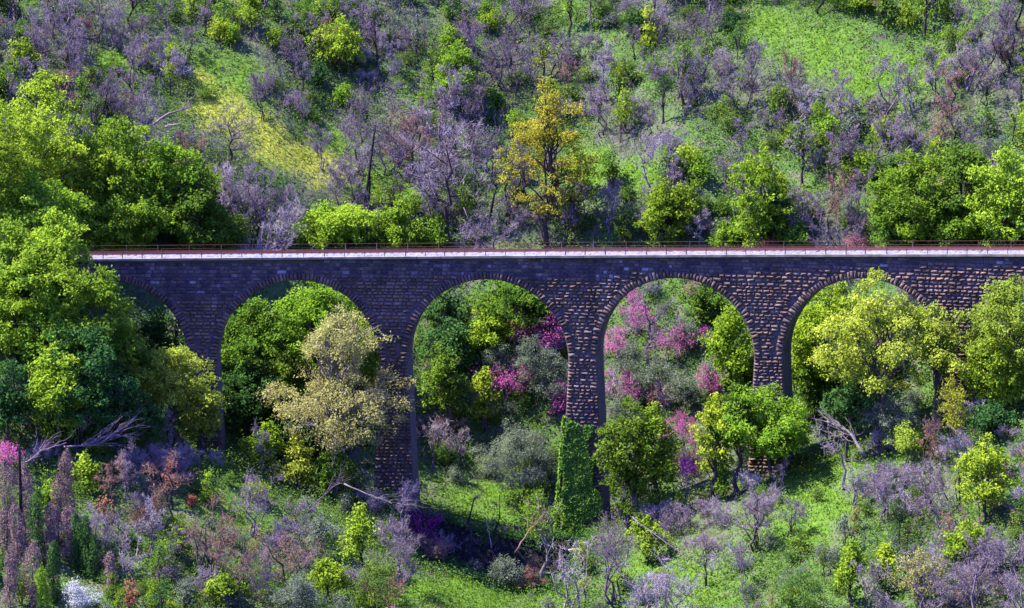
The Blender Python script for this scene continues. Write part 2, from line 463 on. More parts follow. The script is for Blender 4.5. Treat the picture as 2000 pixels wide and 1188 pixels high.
# core bodies ------------------------------------------------------
spandrel = MB(); soff = []
zt = lambda s: float(deck(s)) + 0.0
for k, (c, r, zs) in enumerate(arches):
    n = 30
    th = np.linspace(pi, 0, n + 1)
    ss = c + r * np.cos(th); zz = zs + r * np.sin(th)
    T = deck(ss)
    Fb = bp(ss, 0.07, zz); Ft = bp(ss, 0.07, T); Bb = bp(ss, WID, zz); Bt = bp(ss, WID, T)
    V = np.concatenate([Fb, Ft, Bb, Bt]); m_ = n + 1; Q = []
    for i in range(n):
        Q.append([i, i + 1, m_ + i + 1, m_ + i]); Q.append([2 * m_ + i + 1, 2 * m_ + i, 3 * m_ + i, 3 * m_ + i + 1])
        Q.append([m_ + i, m_ + i + 1, 3 * m_ + i + 1, 3 * m_ + i])
    spandrel.add(V, Q)
    sf = MB()
    sf.add(np.concatenate([Fb, Bb]), [[i + 1, i, m_ + i, m_ + i + 1] for i in range(n)])
    soff.append(sf)
for k, s in enumerate(PIER_S):
    ss = np.array([s - HWP, s + HWP]); zs = pier_zs(k)
    if k == len(PIER_S) - 1: ss[1] = SB1
    z0 = np.array([zs, zs]); T = deck(ss)
    V = np.concatenate([bp(ss, 0.07, z0), bp(ss, 0.07, T), bp(ss, WID, z0), bp(ss, WID, T)])
    spandrel.add(V, [[0, 1, 3, 2], [5, 4, 6, 7], [2, 3, 7, 6]])
    zu = max(arches[j][2] for j in (k - 1, k) if 0 <= j < len(arches)) + .02
    for q, dq in ((ss[0], .004), (ss[1], -.004)):
        V = [bp(q + dq, .075, zs), bp(q + dq, WID - .01, zs), bp(q + dq, WID - .01, zu), bp(q + dq, .075, zu)]
        spandrel.add(V, [[0, 1, 2, 3]])
# front spandrel stones, flush band on top and bulging courses below
zlo = min(a[2] for a in arches)
ztop = float(max(deck(PIER_S)))
stones_rough, stones_flush = MB(), MB()
s_lo, s_hi = s_of_px(-60), s_of_px(2090)
z = ztop + .02; row = 0
while z > zlo - .2:
    h = rs.uniform(.29, .40)
    z0, z1 = z - h, z
    s = s_lo - rs.uniform(0, .6)
    while s < s_hi:
        w = rs.uniform(.34, .95) if row > 5 else rs.uniform(.4, 1.1)
        sm, zm = s + w / 2, (z0 + z1) / 2
        dk = float(deck(sm))
        if z1 < dk - .01 and not blocked(s + .12, zm) and not blocked(s + w - .12, zm) and not blocked(sm, zm):
            depth = dk - zm
            if zm > min([a[2] for a in arches if abs(a[0] - sm) < a[1] + 3] or [zlo]) - .15:
                band = 1.55 + .9 * float(noise(sm / 4.0, 3.3, 1)) - (0.5 if sm > PIER_S[5] else 0)
                if sm < PIER_S[2] + 9: band = 4.0
                if depth < band: stone(stones_flush, s + .012, s + w - .012, z0 + .012, z1 - .012, rs.uniform(.015, .05))
                else: stone(stones_rough, s + .02, s + w - .02, z0 + .025, z1 - .025, rs.uniform(.08, .20))
        s += w
    z = z0; row += 1
sp_ob = vpart('spandrel_wall', spandrel, M['mortar'])
o1 = vpart('facing_stone', stones_flush, M['ashlar'], sp_ob)
o2 = vpart('rubble_facing', stones_rough, M['stone'], sp_ob)
# arch rings (voussoirs) with their barrel underside
for k, (c, r, zs) in enumerate(arches):
    if k == 0: continue
    mb = MB()
    th = 0.0
    while th < pi - .01:
        dth = rs.uniform(.26, .42) / r
        t1 = min(th + dth, pi)
        rad = RING * rs.uniform(.80, 1.08); bu = rs.uniform(.09, .22)
        r0 = r + .015
        def P_(t, q, d): return bp(c + q * cos(t), d, zs + q * sin(t))
        e = .004
        o = [(th + e, r0), (t1 - e, r0), (t1 - e, r0 + rad), (th + e, r0 + rad)]
        ii = [(th + dth * .16, r0 + .07), (t1 - dth * .16, r0 + .07), (t1 - dth * .18, r0 + rad - .09), (th + dth * .18, r0 + rad - .09)]
        V = [P_(t, q, .085) for t, q in o] + [P_(t, q, -bu * rs.uniform(.6, 1.1)) for t, q in ii]
        V.append(P_((th + t1) / 2, r0 + rad * rs.uniform(.35, .65), -bu * rs.uniform(1.1, 1.5)))
        mb.add(V, [[1, 0, 4, 5], [2, 1, 5, 6], [3, 2, 6, 7], [0, 3, 7, 4]], [[5, 4, 8], [6, 5, 8], [7, 6, 8], [4, 7, 8]])
        th = t1
    ro = vpart('arch_ring', mb, M['stone'])
    vpart('arch_soffit', soff[k], M['soffit'], ro, True)
# piers
for k, s in enumerate(PIER_S):
    zs = pier_zs(k); zb = pier_base(k)
    mb = MB()
    lv = np.linspace(zs, zb, 8)
    rings = []
    for z in lv:
        h = float(pier_half(z, zs)); fd = 0.07 - .02 * (zs - z)
        rings += [bp(s - h, fd, z), bp(s + h, fd, z), bp(s + h, WID + .02 * (zs - z), z), bp(s - h, WID + .02 * (zs - z), z)]
    Q = []
    for i in range(len(lv) - 1):
        for j in range(4):
            Q.append([i * 4 + j, i * 4 + 4 + j, i * 4 + 4 + (j + 1) % 4, i * 4 + (j + 1) % 4])
    mb.add(rings, Q)
    if k in (2, 3, 4, 5, 6):
        po = None
        body = vpart('pier', mb, M['mortar'])
        st = MB(); z = zs + .03
        while z > zb:
            hh = rs.uniform(.29, .40); z0, z1 = z - hh, z
            h = float(pier_half((z0 + z1) / 2, zs)); q = s - h
            fd = -.02 * (zs - z)
            while q < s + h - .05:
                w = rs.uniform(.34, .85)
                if q + w > s + h - .25: w = s + h - q
                stone(st, q + .02, q + w - .02, z0 + .025, z1 - .025, rs.uniform(.08, .20), fd)
                q += w
            # quoins seen on the right hand flank
            z = z0
        vpart('rubble_facing', st, M['stone'], body)
    else:
        vpart('pier', mb, M['ashlar'])
# coping slabs
for (d0, d1) in ((-.34, .36), (WID - .36, WID + .34)):
    cp = MB(); s = s_lo - 3
    while s < s_hi + 4:
        e = s + 2.35
        a, b = float(deck(s + .012)), float(deck(e - .012)); jz = rs.uniform(-.006, .006); jd = rs.uniform(-.012, .012)
        V = [bp(s + .012, d0 + jd, a + jz), bp(e - .012, d0 + jd, b + jz), bp(e - .012, d1, b + jz), bp(s + .012, d1, a + jz)]
        V += [p + np.array([0, 0, .22]) for p in V]
        cp.box8(V); s = e
    vpart('coping', cp, M['coping'])
# fallen-away edge of the coping showing pale render
# ballast bed (lies on the viaduct and runs on over the hill at both ends)
ss = np.linspace(s_lo - 25, s_hi + 25, 420); prof = [(.37, .10), (.62, .26), (1.1, .34), (3.3, .34), (3.8, .26), (WID - .37, .10)]
V = []; rng2 = np.random.default_rng(2)
for d, h in prof: V.append(bp(ss, d + rng2.normal(0, .03, len(ss)), deck(ss) + h + .02 + rng2.normal(0, .025, len(ss))))
V = np.concatenate(V); n = len(ss); Q = []
for a in range(len(prof) - 1):
    i = np.arange(n - 1); Q.append(np.stack([a * n + i, a * n + i + 1, (a + 1) * n + i + 1, (a + 1) * n + i], -1))
tag(obj('ballast_bed', mesh_np('ballast_bed', V, np.concatenate(Q), M['ballast'], False)), kind='structure')
# the track
track = tag(empty('railway_track', tuple(bp(PIER_S[3], WID / 2, deck(PIER_S[3])))), 'rust-red narrow gauge railway track along the top of the stone viaduct', 'railway track')
TI = -np.array(track.location)
import mathutils
def tpart(name, mb, mat, root, stuff=False):
    me = mb.mesh(name, mat); me.transform(mathutils.Matrix.Translation(-mathutils.Vector(root.location)))
    o = obj(name, me, root)
    if stuff: o['kind'] = 'stuff'
    return o
for dd in (WID / 2 - .53, WID / 2 + .53):
    mb = MB(); sr = np.linspace(s_lo - 22, s_hi + 22, 200)
    ring = []
    base = deck(sr) + .40
    for (dx, dz) in ((-.065, 0), (-.05, .14), (.05, .14), (.065, 0)): ring.append(bp(sr, dd + dx, base + dz))
    n = len(sr); V = np.concatenate(ring); Q = []
    for a in range(3):
        i = np.arange(n - 1); Q.append(np.stack([a * n + i, a * n + i + 1, (a + 1) * n + i + 1, (a + 1) * n + i], -1))
    mb.add(V, np.concatenate(Q)); tpart('rail', mb, M['rust'], track)
sl = MB(); s = s_lo - 22
while s < s_hi + 22:
    a, b = s - .1, s + .1; z = float(deck(s)) + .315
    V = [bp(a, 1.2, z), bp(b, 1.2, z), bp(b, 3.2, z), bp(a, 3.2, z)]; V += [p + np.array([0, 0, .07]) for p in V]
    sl.box8(V); s += .72
tpart('sleeper', sl, M['sleeper'], track, True)
# guard railings on both edges: every post its own part
def guard(d, step, label, off, h):
    wr = .008 if d > 1 else .012
    r = tag(empty('guard_railing', tuple(bp(PIER_S[3], d, deck(PIER_S[3])))), label, 'railing')
    s = s_of_px(150) + off; i = 0
    while s < s_hi + 1:
        mb = MB(); z = float(deck(s)) + .2; hh = h * rs.uniform(.93, 1.05); lean = rs.uniform(-.03, .03)
        w = rs.choice([.035, .045, .055])
        mb.tube([bp(s, d, z), bp(s + lean * .5, d, z + hh * .5), bp(s + lean, d, z + hh)], [w, w, w * .9], 4)
        tpart('post', mb, M['rail_post'], r)
        s += step * rs.uniform(.94, 1.05)
    for f in (.93, .5):
        mb = MB(); q = np.linspace(s_of_px(150), s_hi + 1, 120)
        mb.tube(bp(q, d, deck(q) + .2 + h * f), np.full(120, wr), 4); tpart('rail_wire', mb, M['rust'], r)
guard(.02, 2.0, 'low rusty guard railing along the near edge of the viaduct deck', .6, .80)
guard(WID - .02, 3.1, 'low rusty guard railing along the far edge of the viaduct deck behind the track', 1.4, .85)
# ------------------------------------------------------------------ vegetation: mesh makers
VR = np.random.default_rng(21)
def unit(v): return v / (np.linalg.norm(v, axis=-1, keepdims=True) + 1e-9)
def leaves_mesh(name, C, Nn, size, tint, mat, rng, aspect=.5):
    """one diamond per leaf spray; C centres, Nn facing"""
    n = len(C)
    t = unit(np.cross(Nn, rng.normal(size=(n, 3)))); b = np.cross(Nn, t)
    l = size * rng.uniform(.65, 1.35, n)[:, None] * .5
    w = l * aspect * rng.uniform(.8, 1.3, n)[:, None]
    fold = Nn * l * .25
    V = np.stack([C - t * l, C + b * w + fold, C + t * l, C - b * w + fold], 1).reshape(-1, 3)
    Q = np.arange(n * 4).reshape(n, 4)
    return mesh_np(name, V, Q, mat, False, {'tint': ('FACE', tint)})

def crown_points(blobs, rng, per_m2, spread, nleaf, up=.35, inner=.15):
    """sprays of leaves over the shells of a set of boughs"""
    C = []; Nn = []; T = []
    blobs = np.asarray(blobs, float)
    for bi, (x, y, z, r, rz) in enumerate(blobs):
        ns = max(6, int(per_m2 * 4 * pi * r * (r + rz) / 2))
        d = unit(rng.normal(size=(ns, 3)))
        keep = d[:, 2] > rng.uniform(-1.0, -.1, ns)
        d = d[keep]; ns = len(d)
        rad = rng.uniform(.72, 1.08, ns) ** 1.0
        deep = rng.random(ns) < inner
        rad = np.where(deep, rng.uniform(.3, .7, ns), rad)
        p = np.stack([x + d[:, 0] * r * rad, y + d[:, 1] * r * rad, z + d[:, 2] * rz * rad], 1)
        bt = rng.uniform(-.15, .15)
        k = nleaf
        pc = np.repeat(p, k, 0); dc = np.repeat(d, k, 0)
        off = rng.normal(size=(ns * k, 3)) * spread
        nn = unit(dc * .8 + np.array([-.32, -.14, up + .12]) + rng.normal(size=(ns * k, 3)) * .55)
        ti = np.repeat(rng.uniform(.1, .9, ns), k) * .7 + rng.uniform(0, .3, ns * k) + bt
        C.append(pc + off); Nn.append(nn); T.append(ti)
    return np.concatenate(C), np.concatenate(Nn), np.clip(np.concatenate(T), 0, 1)

def make_blobs(rng, W, z0, z1, n, rmin, rmax, top=.75):
    """leaf tufts on the boughs of an uneven crown between z0 and z1"""
    B = []
    H = z1 - z0; cz = (z0 + z1) / 2
    lob = unit(rng.normal(size=(5, 3))); amp = rng.uniform(-.30, .16, 5)
    for i in range(n):
        d = unit(rng.normal(size=3)); q = rng.uniform(.12, 1.0) ** .5
        lump = 1 + float((amp * np.maximum(lob @ d, 0) ** 3 * 1.6).sum()) + rng.uniform(-.10, .10)
        r = rng.uniform(rmin, rmax)
        f = 1.0 if d[2] < 0 else 1 - (1 - top) * d[2]
        x = d[0] * max(W / 2 - r * .8, .1) * q * f * lump; y = d[1] * max(W / 2 - r * .8, .1) * q * f * lump
        z = cz + d[2] * max(H / 2 - r * .6, .05) * q * (lump if d[2] > 0 else 1)
        B.append((x, y, z, r, r * rng.uniform(.5, .8)))
    wx, wy = B[0][0] * .3, B[0][1] * .3
    for k in range(min(6, n // 3)):
        q = .35 * k * rmax
        B[k] = (wx + rng.uniform(-q, q), wy + rng.uniform(-q, q), z1 - rmin * (.7 + .7 * k), rmin * (1 + .08 * k), rmin * .75)
    return B

def limb_path(a, b, rng, wob=.12, n=5, sag=.15):
    a = np.asarray(a, float); b = np.asarray(b, float)
    t = np.linspace(0, 1, n)[:, None]
    L_ = np.linalg.norm(b - a)
    p = a + (b - a) * t
    p[1:-1] += rng.normal(size=(n - 2, 3)) * wob * L_ * .5
    p[:, 2] += (np.sin(t[:, 0] * pi) * sag * L_ * .4)
    return p

def trunk_mesh(rng, H, blobs, r0, mat, fork=.3, lean=0.0, nl=10, kids=2, stems=1):
    mb = MB()
    for st in range(stems):
        off = rng.normal(size=2) * (.12 * H if stems > 1 else lean * H)
        bx, by = (rng.normal(size=2) * .05 * H if stems > 1 else (0, 0))
        top = np.array([off[0], off[1], H * rng.uniform(.72, .9)])
        P = limb_path((bx, by, -.4), top, rng, .06, 7, 0)
        R = np.linspace(r0, r0 * .22, 7) * (1 if stems == 1 else .6)
        R[0] *= 1.25
        mb.tube(P, R, 6)
        bl = list(blobs); rng.shuffle(bl)
        for b in bl[:max(2, nl // stems)]:
            t = rng.uniform(fork, .8); i = t * 6; k = int(i); s = P[k] + (P[k + 1] - P[k]) * (i - k)
            e = np.array(b[:3]) + np.array([0, 0, b[3] * .4])
            if e[2] < s[2] - .3: s = P[max(0, int(fork * 6) - 1)]
            pp = limb_path(s, e, rng, .12, 5, .12)
            ra = r0 * .42 * (1 - t * .5) * (1 if stems == 1 else .7)
            mb.tube(pp, np.linspace(ra, ra * .25, 5), 5)
            for q in range(kids):
                c = pp[rng.integers(2, 5)]; e2 = e + unit(rng.normal(size=3)) * b[3] * .95
                mb.tube(limb_path(c, e2, rng, .15, 4, .1), np.linspace(ra * .4, ra * .1, 4), 4, False)
    return mb.mesh('trunk', mat, True)

def strips(A, B, w, rng):
    """thin twigs as slim three-sided blades"""
    n = len(A); d = unit(B - A)
    s = unit(np.cross(d, rng.normal(size=(n, 3)))); u = np.cross(d, s)
    w = np.broadcast_to(np.asarray(w, float).reshape(-1, 1), (n, 1)) * rng.uniform(.6, 1.3, (n, 1))
    V = np.stack([A - s * w / 2, A + s * w / 2, A + u * w * .8, B], 1).reshape(-1, 3)
    i = np.arange(n)[:, None] * 4
    T = np.concatenate([i + [0, 1, 3], i + [1, 2, 3], i + [2, 0, 3]])
    return V, T

def bare_tree(name, rng, H, W, r0, mats, stems=1, nl=9, nb=6, nt=7, up=.5, tw=.032, trunkfrac=.3, droop=0.0):
    """leafless tree: trunk with limbs, and a fine haze of twigs"""
    mb = MB(); tips = []
    for st in range(stems):
        a = rng.uniform(0, 2 * pi); ln = rng.uniform(.0, .22) if stems == 1 else rng.uniform(.15, .45)
        top = np.array([cos(a) * ln * W, sin(a) * ln * W, H * rng.uniform(.7, .92)])
        P = limb_path((rng.normal() * .08 * stems ** .5, rng.normal() * .08 * stems ** .5, -.3), top, rng, .10, 8, 0)
        R = np.linspace(r0, r0 * .2, 8) / stems ** .35
        mb.tube(P, R, 5)
        tips.append((P[-3:], P[-1] - P[-3], W * .3))
        for i in range(max(3, nl // stems)):
            t = rng.uniform(trunkfrac, .95); k = min(6, int(t * 7)); s = P[k] + (P[k + 1] - P[k]) * (t * 7 - k)
            b = rng.uniform(0, 2 * pi); ll = W * rng.uniform(.28, .55) * (1.15 - .5 * t)
            d = np.array([cos(b), sin(b), up + rng.uniform(-.2, .5) - droop])
            e = s + d * ll
            if e[2] > H: e[2] = H - rng.uniform(0, .1) * H
            if e[2] < .1: e[2] = .1 + rng.uniform(0, .1)
            pp = limb_path(s, e, rng, .16, 5, -.12)
            ra = r0 * rng.uniform(.28, .45) * (1.1 - .6 * t) / stems ** .35
            mb.tube(pp, np.linspace(ra, ra * .3, 5), 4, False)
            for j in range(nb):
                q = rng.uniform(.25, 1); kk = min(3, int(q * 4)); s2 = pp[kk] + (pp[kk + 1] - pp[kk]) * (q * 4 - kk)
                d2 = unit(unit(d) * .6 + rng.normal(size=3) * .6 + [0, 0, .3 - droop]); e2 = s2 + d2 * ll * rng.uniform(.25, .5)
                p3 = limb_path(s2, e2, rng, .14, 4, 0)
                mb.tube(p3, np.linspace(ra * .35, ra * .12, 4), 3, False)
                tips.append((p3, d2, ll))
    A = []; B = []
    for tp in tips:
        if not isinstance(tp[2], float) and tp[2] is None: continue
        p3, d2, ll = tp
        p3 = np.atleast_2d(p3)
        if len(p3) < 2: p3 = np.vstack([p3, p3 + d2 * .3]); ll = W * .3
        for k in range(nt):
            s = p3[-1] * (q := rng.uniform(.1, 1)) + p3[0] * (1 - q)
            dd = unit(unit(np.asarray(d2, float)) * .5 + rng.normal(size=3) * .6 + [0, 0, .35 - droop])
            l1 = float(ll) * rng.uniform(.12, .34) + .12
            e = s + dd * l1; A.append(s); B.append(e)
            for j in range(2):
                s3 = s + (e - s) * rng.uniform(.3, 1); d3 = unit(dd * .6 + rng.normal(size=3) * .6)
                A.append(s3); B.append(s3 + d3 * l1 * rng.uniform(.4, .8))
    V, T = strips(np.array(A), np.array(B), tw, rng)
    tm = mb.mesh('trunk', M[mats[0]], True)
    cm = mesh_np('crown', V, T, M[mats[1]], False)
    return tm, cm, (W, H)

def leafy_tree(rng, H, W, hb, mat, bark='bark', leaf=.35, per=2.4, nleaf=7, spread=.20, nb=None, rr=None, r0=None, nl=10, kids=2, stems=1, top=.75, fork=.3, inner=.15, lean=.02, extra=None):
    nb = nb or int(min(110, 10 + 1.05 * W * max(W, (H - hb)) ** 1.0))
    s_ = .42 + .045 * W
    if rr is None: B = make_blobs(rng, W, hb, H, nb, s_ * .62, s_ * 1.25, top)
    else: B = make_blobs(rng, W, hb, H, nb, rr[0] * W, rr[1] * W, top)
    tmsh = trunk_mesh(rng, H, B, r0 or min(.34, .02 * H + .05), M[bark], fork, lean, nl, kids, stems)
    C, Nn, T = crown_points(B, rng, per, spread, nleaf, inner=inner)
    ok = C[:, 2] > .02
    cm = leaves_mesh('crown', C[ok], Nn[ok], leaf, T[ok], M[mat], rng)
    return tmsh, cm, (W, H)

def bush_mesh(rng, W, H, mat, leaf=.22, per=5, nleaf=6, spread=.16, n=7, rr=(.2, .32), top=.8):
    B = make_blobs(rng, W, -.1 * H, H, n, rr[0] * W, rr[1] * W, top)
    C, Nn, T = crown_points(B, rng, per, spread, nleaf)
    ok = C[:, 2] > 0
    mb = MB()
    for b in B[:5]:
        mb.tube(limb_path((0, 0, -.2), b[:3], rng, .12, 4, .1), np.linspace(.05, .015, 4) * max(.6, H / 2.5), 4, False)
    return mb.mesh('stem', M['bark'], True), leaves_mesh('foliage', C[ok], Nn[ok], leaf, T[ok], M[mat], rng), (W, H)

def cypress_mesh(rng, H, W, mat, leaf=.16, ragged=.25, gaps=0.0, dens=120):
    n = int(H * dens)
    t = rng.random(n) ** .9
    prof = np.minimum(1, (1 - t) * 7 + .15) * (.55 + .45 * np.minimum(1, t * 6)) * (1 + ragged * (noise(t * H * 1.3 + 5, np.full(n, rng.uniform(0, 50)), 1) * 2))
    a = rng.uniform(0, 2 * pi, n)
    r = W / 2 * prof * rng.uniform(.55, 1.1, n)
    wob = .12 * np.sin(t * 7 + rng.uniform(0, 6)) * W
    C = np.stack([np.cos(a) * r + wob, np.sin(a) * r, t * H], 1)
    C = np.repeat(C, 5, 0) + rng.normal(size=(n * 5, 3)) * np.array([.06, .06, .14])
    Nn = unit(np.stack([np.cos(np.repeat(a, 5)), np.sin(np.repeat(a, 5)), np.full(n * 5, .5)], 1) + rng.normal(size=(n * 5, 3)) * .45)
    k = rng.random(n * 5) > gaps
    ti = np.clip(np.repeat(rng.random(n), 5) * .8 + rng.random(n * 5) * .2, 0, 1)
    mb = MB(); mb.tube(limb_path((0, 0, -.3), (0.02 * H * rng.normal(), 0, H * .97), rng, .012, 6, 0), np.linspace(.10, .02, 6), 5)
    return mb.mesh('trunk', M['bark'], True), leaves_mesh('crown', C[k], Nn[k], leaf, ti[k], M[mat], rng, .45), (W, H)

# ------------------------------------------------------------------ placing
NAMEPART = {}
LANDMARKS = []
def put(name, meshes, loc, label, cat, group=None, scale=(1, 1, 1), rot=0.0, parts=('trunk', 'crown'), tilt=None):
    r = empty(name, tuple(loc))
    r.scale = scale
    if tilt: r.rotation_euler = (tilt[0], tilt[1], rot)
    else: r.rotation_euler = (0, 0, rot)
    tag(r, label, cat, group)
    for p, m in zip(parts, meshes):
        if m is not None: obj(p, m, r)
    return r

def hero(kind, cx, top, wpx, v, label, name=None, cat='tree', bot=None, landmark=None, seed=None, **kw):
    """a tree of its own, standing on the ground v metres behind (+) or in front of (-) the bridge axis"""
    seed = seed if seed is not None else int(cx * 7 + top * 13 + wpx)
    rng = np.random.default_rng(seed)
    hgt = (bot - top) if bot is not None else wpx
    foot = (bot + .16 * hgt) if bot is not None else top + hgt * (1.5 if kind == 'bare' else 1)
    if kw.get('foot'): foot = kw.pop('foot')
    G = ground_hit(cx, min(foot, 1330))[0]
    vv = G[1] - float(bridge_Y(G[0])) if np.isfinite(G).all() else v
    if kind == 'bare': vv = vv if (v < 0) == (vv < 2) else v
    if kind == 'cypress': vv = v
    vv = min(max(vv, 7.2), v * 1.0 + 60) if v > 0 else min(vv, -4.2)
    Y = float(vv)
    for _ in range(4):
        T = at_depth(cx, top, Y); Y = float(bridge_Y(T[0])) + vv
    T = at_depth(cx, top, Y)
    gz = float(terrain(T[0], Y))
    H = max(1.0, T[2] - gz); ppm = FX / ((T - CAM) @ F_)
    W = wpx / ppm * (1.25 if kind == 'redbud' else 1.22 if kind in ('oak', 'airy', 'olive') else 1.1)
    hb = H * .2
    if bot is not None: hb = max(.1, (H - (bot - top) / ppm) * (.5 if kind == 'oak' else .85))
    m = None
    base = dict(mat='mid')
    if kind == 'oak':
        m = leafy_tree(rng, H, W, hb, kw.pop('mat', 'mid'), **kw)
    elif kind == 'airy':
        d = dict(bark='pale_bark', leaf=.24, per=1.5, nleaf=7, spread=.20, nl=22, kids=4, inner=.35); d.update(kw)
        m = leafy_tree(rng, H, W, hb, d.pop('mat', 'beige'), **d)
    elif kind == 'redbud':
        d = dict(bark='grey_bark', leaf=.17, per=2.2, nleaf=5, spread=.24, rr=(.04, .10), nb=int(min(90, 30 + W * 6)), top=1.0, nl=16, kids=3, stems=3, r0=.09, inner=.3); d.update(kw)
        m = leafy_tree(rng, H, W, hb, d.pop('mat', 'magenta'), **d)
    elif kind == 'olive':
        d = dict(leaf=.17, per=3.6, nleaf=8, spread=.17, r0=.10, stems=2, nl=10); d.update(kw)
        m = leafy_tree(rng, H, W, hb, d.pop('mat', 'olive'), **d)
    elif kind == 'bare':
        d = dict(mats=('grey_bark', 'twig'), r0=.022 * H + .03, nl=10, nb=6, nt=7); d.update(kw)
        m = bare_tree('bare', rng, H, W, d.pop('r0'), **d)
    elif kind == 'cypress':
        W *= .72; m = cypress_mesh(rng, H, W, kw.pop('mat', 'dark'), **kw)
    o = put(name or {'oak': 'broadleaf_tree', 'airy': 'budding_tree', 'redbud': 'blossom_tree', 'olive': 'olive_tree', 'bare': 'bare_tree', 'cypress': 'cypress'}[kind],
            m[:2], (T[0], Y, gz), label, cat, None)
    LANDMARKS.append((cx, (top + (bot or top + wpx * .8)) / 2, landmark or label, o))
    return o
# ------------------------------------------------------------------ the trees one can tell apart
# behind the track, above the deck: left hand wood
hero('oak', 70, 140, 250, 24, 'tallest yellow-green tree of the leafy wood left of the viaduct, standing at its back', bot=420, mat='yellowgreen', landmark='the leafy wood')
hero('oak', -30, 200, 200, 20, 'yellow-green tree cut by the picture edge at the back of the leafy wood', bot=470, mat='fresh')
hero('oak', 215, 225, 190, 18, 'fresh green tree on the upslope shoulder of the leafy wood behind the track', bot=430, mat='fresh', landmark='the leafy wood')
hero('airy', 150, 265, 190, 13, 'yellowish tree with coppery new leaves in the middle of the leafy wood', bot=430, mat='oliveyellow', leaf=.28, per=2.6, bark='bark', landmark='the copper-tinted tree')
hero('oak', 320, 262, 190, 16, 'green round-crowned tree where the leafy wood slopes down toward the arches', bot=440, mat='fresh', landmark='the leafy wood')
hero('oak', 385, 330, 150, 12, 'dark shaded green tree at the outer edge of the leafy wood', bot=490, mat='mid', landmark='the dark edge tree of the wood')
hero('oak', 60, 330, 220, 9, 'bright green tree low in the leafy wood beside the hidden track', bot=500, mat='fresh')
hero('oak', 250, 360, 200, 8, 'mid green tree with dark trunks showing just behind the far railing', bot=495, mat='fresh', landmark='the tree behind the far railing')
hero('oak', 430, 410, 110, 8, 'low dark green tree trailing off the wood toward the grey thicket', bot=492, mat='mid', landmark='the last tree of the wood')
hero('olive', 395, 462, 60, 7, 'low rust-red shrub behind the track under the leafy wood', name='rust_shrub', cat='shrub', bot=500, mat='rustleaf', leaf=.2)
hero('oak', 160, 430, 130, 6, 'small yellow-green tree right at the end of the visible track', bot=505, mat='yellowgreen', landmark='the end of the visible track')
# in front of the viaduct, left end
hero('oak', 105, 405, 150, -5, 'yellow-green tree rising past the railing at the viaduct end', bot=560, mat='yellowgreen', landmark='the tree past the railing end')
hero('oak', 10, 420, 130, -5, 'green tree at the picture edge crossing the level of the track', bot=580, mat='fresh')
hero('oak', 60, 470, 240, -7, 'large green tree hiding the end of the viaduct', bot=640, mat='fresh', landmark='the tree hiding the viaduct end')
hero('oak', 175, 520, 170, -8, 'green tree leaning over the first partly hidden arch', bot=720, mat='fresh', landmark='the tree over the first arch')
hero('oak', 30, 560, 130, -11, 'green tree with yellowish tips low at the picture edge before the viaduct', bot=690, mat='fresh')
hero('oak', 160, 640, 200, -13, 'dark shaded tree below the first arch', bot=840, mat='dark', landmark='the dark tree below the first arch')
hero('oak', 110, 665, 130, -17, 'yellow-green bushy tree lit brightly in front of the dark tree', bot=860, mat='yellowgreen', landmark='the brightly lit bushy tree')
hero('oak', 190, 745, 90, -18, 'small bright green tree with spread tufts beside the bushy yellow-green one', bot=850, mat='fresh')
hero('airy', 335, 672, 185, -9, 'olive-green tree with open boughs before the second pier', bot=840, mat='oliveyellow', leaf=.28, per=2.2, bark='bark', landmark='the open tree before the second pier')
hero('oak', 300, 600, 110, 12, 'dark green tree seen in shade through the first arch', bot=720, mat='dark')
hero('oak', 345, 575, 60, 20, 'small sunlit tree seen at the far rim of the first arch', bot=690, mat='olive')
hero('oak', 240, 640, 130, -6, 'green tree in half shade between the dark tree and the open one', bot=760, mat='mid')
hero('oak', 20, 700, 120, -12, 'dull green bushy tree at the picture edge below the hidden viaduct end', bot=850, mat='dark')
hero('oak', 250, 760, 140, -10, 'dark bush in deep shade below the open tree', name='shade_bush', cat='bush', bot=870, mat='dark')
hero('oak', 390, 740, 90, -9, 'small olive-green tree right at the foot of the second pier', bot=850, mat='oliveyellow')
hero('oak', 110, 590, 150, -6, 'dense green tree between the viaduct end and the first arch', bot=730, mat='fresh')
# second arch
hero('oak', 610, 545, 260, 24, 'big round yellow-green tree filling the top of the second arch', bot=720, mat='fresh', landmark='the round tree in the second arch')
hero('oak', 490, 580, 170, 13, 'deep green tree standing inside the second arch beside its pier', bot=760, mat='mid', landmark='the deep green tree in the second arch')
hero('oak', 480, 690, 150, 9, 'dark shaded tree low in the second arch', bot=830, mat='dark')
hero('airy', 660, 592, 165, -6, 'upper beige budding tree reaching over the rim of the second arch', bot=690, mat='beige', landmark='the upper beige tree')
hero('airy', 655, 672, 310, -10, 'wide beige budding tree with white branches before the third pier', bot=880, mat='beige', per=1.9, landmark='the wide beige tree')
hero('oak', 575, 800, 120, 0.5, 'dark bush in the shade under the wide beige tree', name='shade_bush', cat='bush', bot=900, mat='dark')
hero('oak', 515, 820, 90, -13, 'fresh green small tree below the beige tree', bot=905, mat='fresh', landmark='the small tree below the beige tree')
hero('oak', 580, 850, 80, -15, 'pale green rounded shrub beside the fresh green small tree', name='shrub', cat='shrub', bot=950, mat='oliveyellow')
hero('oak', 705, 985, 85, -18, 'bright yellow-green shrub in front of the third pier', name='shrub', cat='shrub', bot=1100, mat='yellowgreen', landmark='the yellow-green shrub before the third pier')
hero('redbud', 825, 990, 90, -7, 'dark magenta blossom tree in shade at the foot of the third pier', bot=1060, mat='violet', landmark='the shaded magenta tree')
hero('oak', 700, 610, 110, 12, 'sunny green tree behind the upper beige tree in the second arch', bot=760, mat='fresh')
hero('oak', 560, 680, 120, 8, 'deep green tree behind the wide beige tree in the second arch', bot=840, mat='mid')
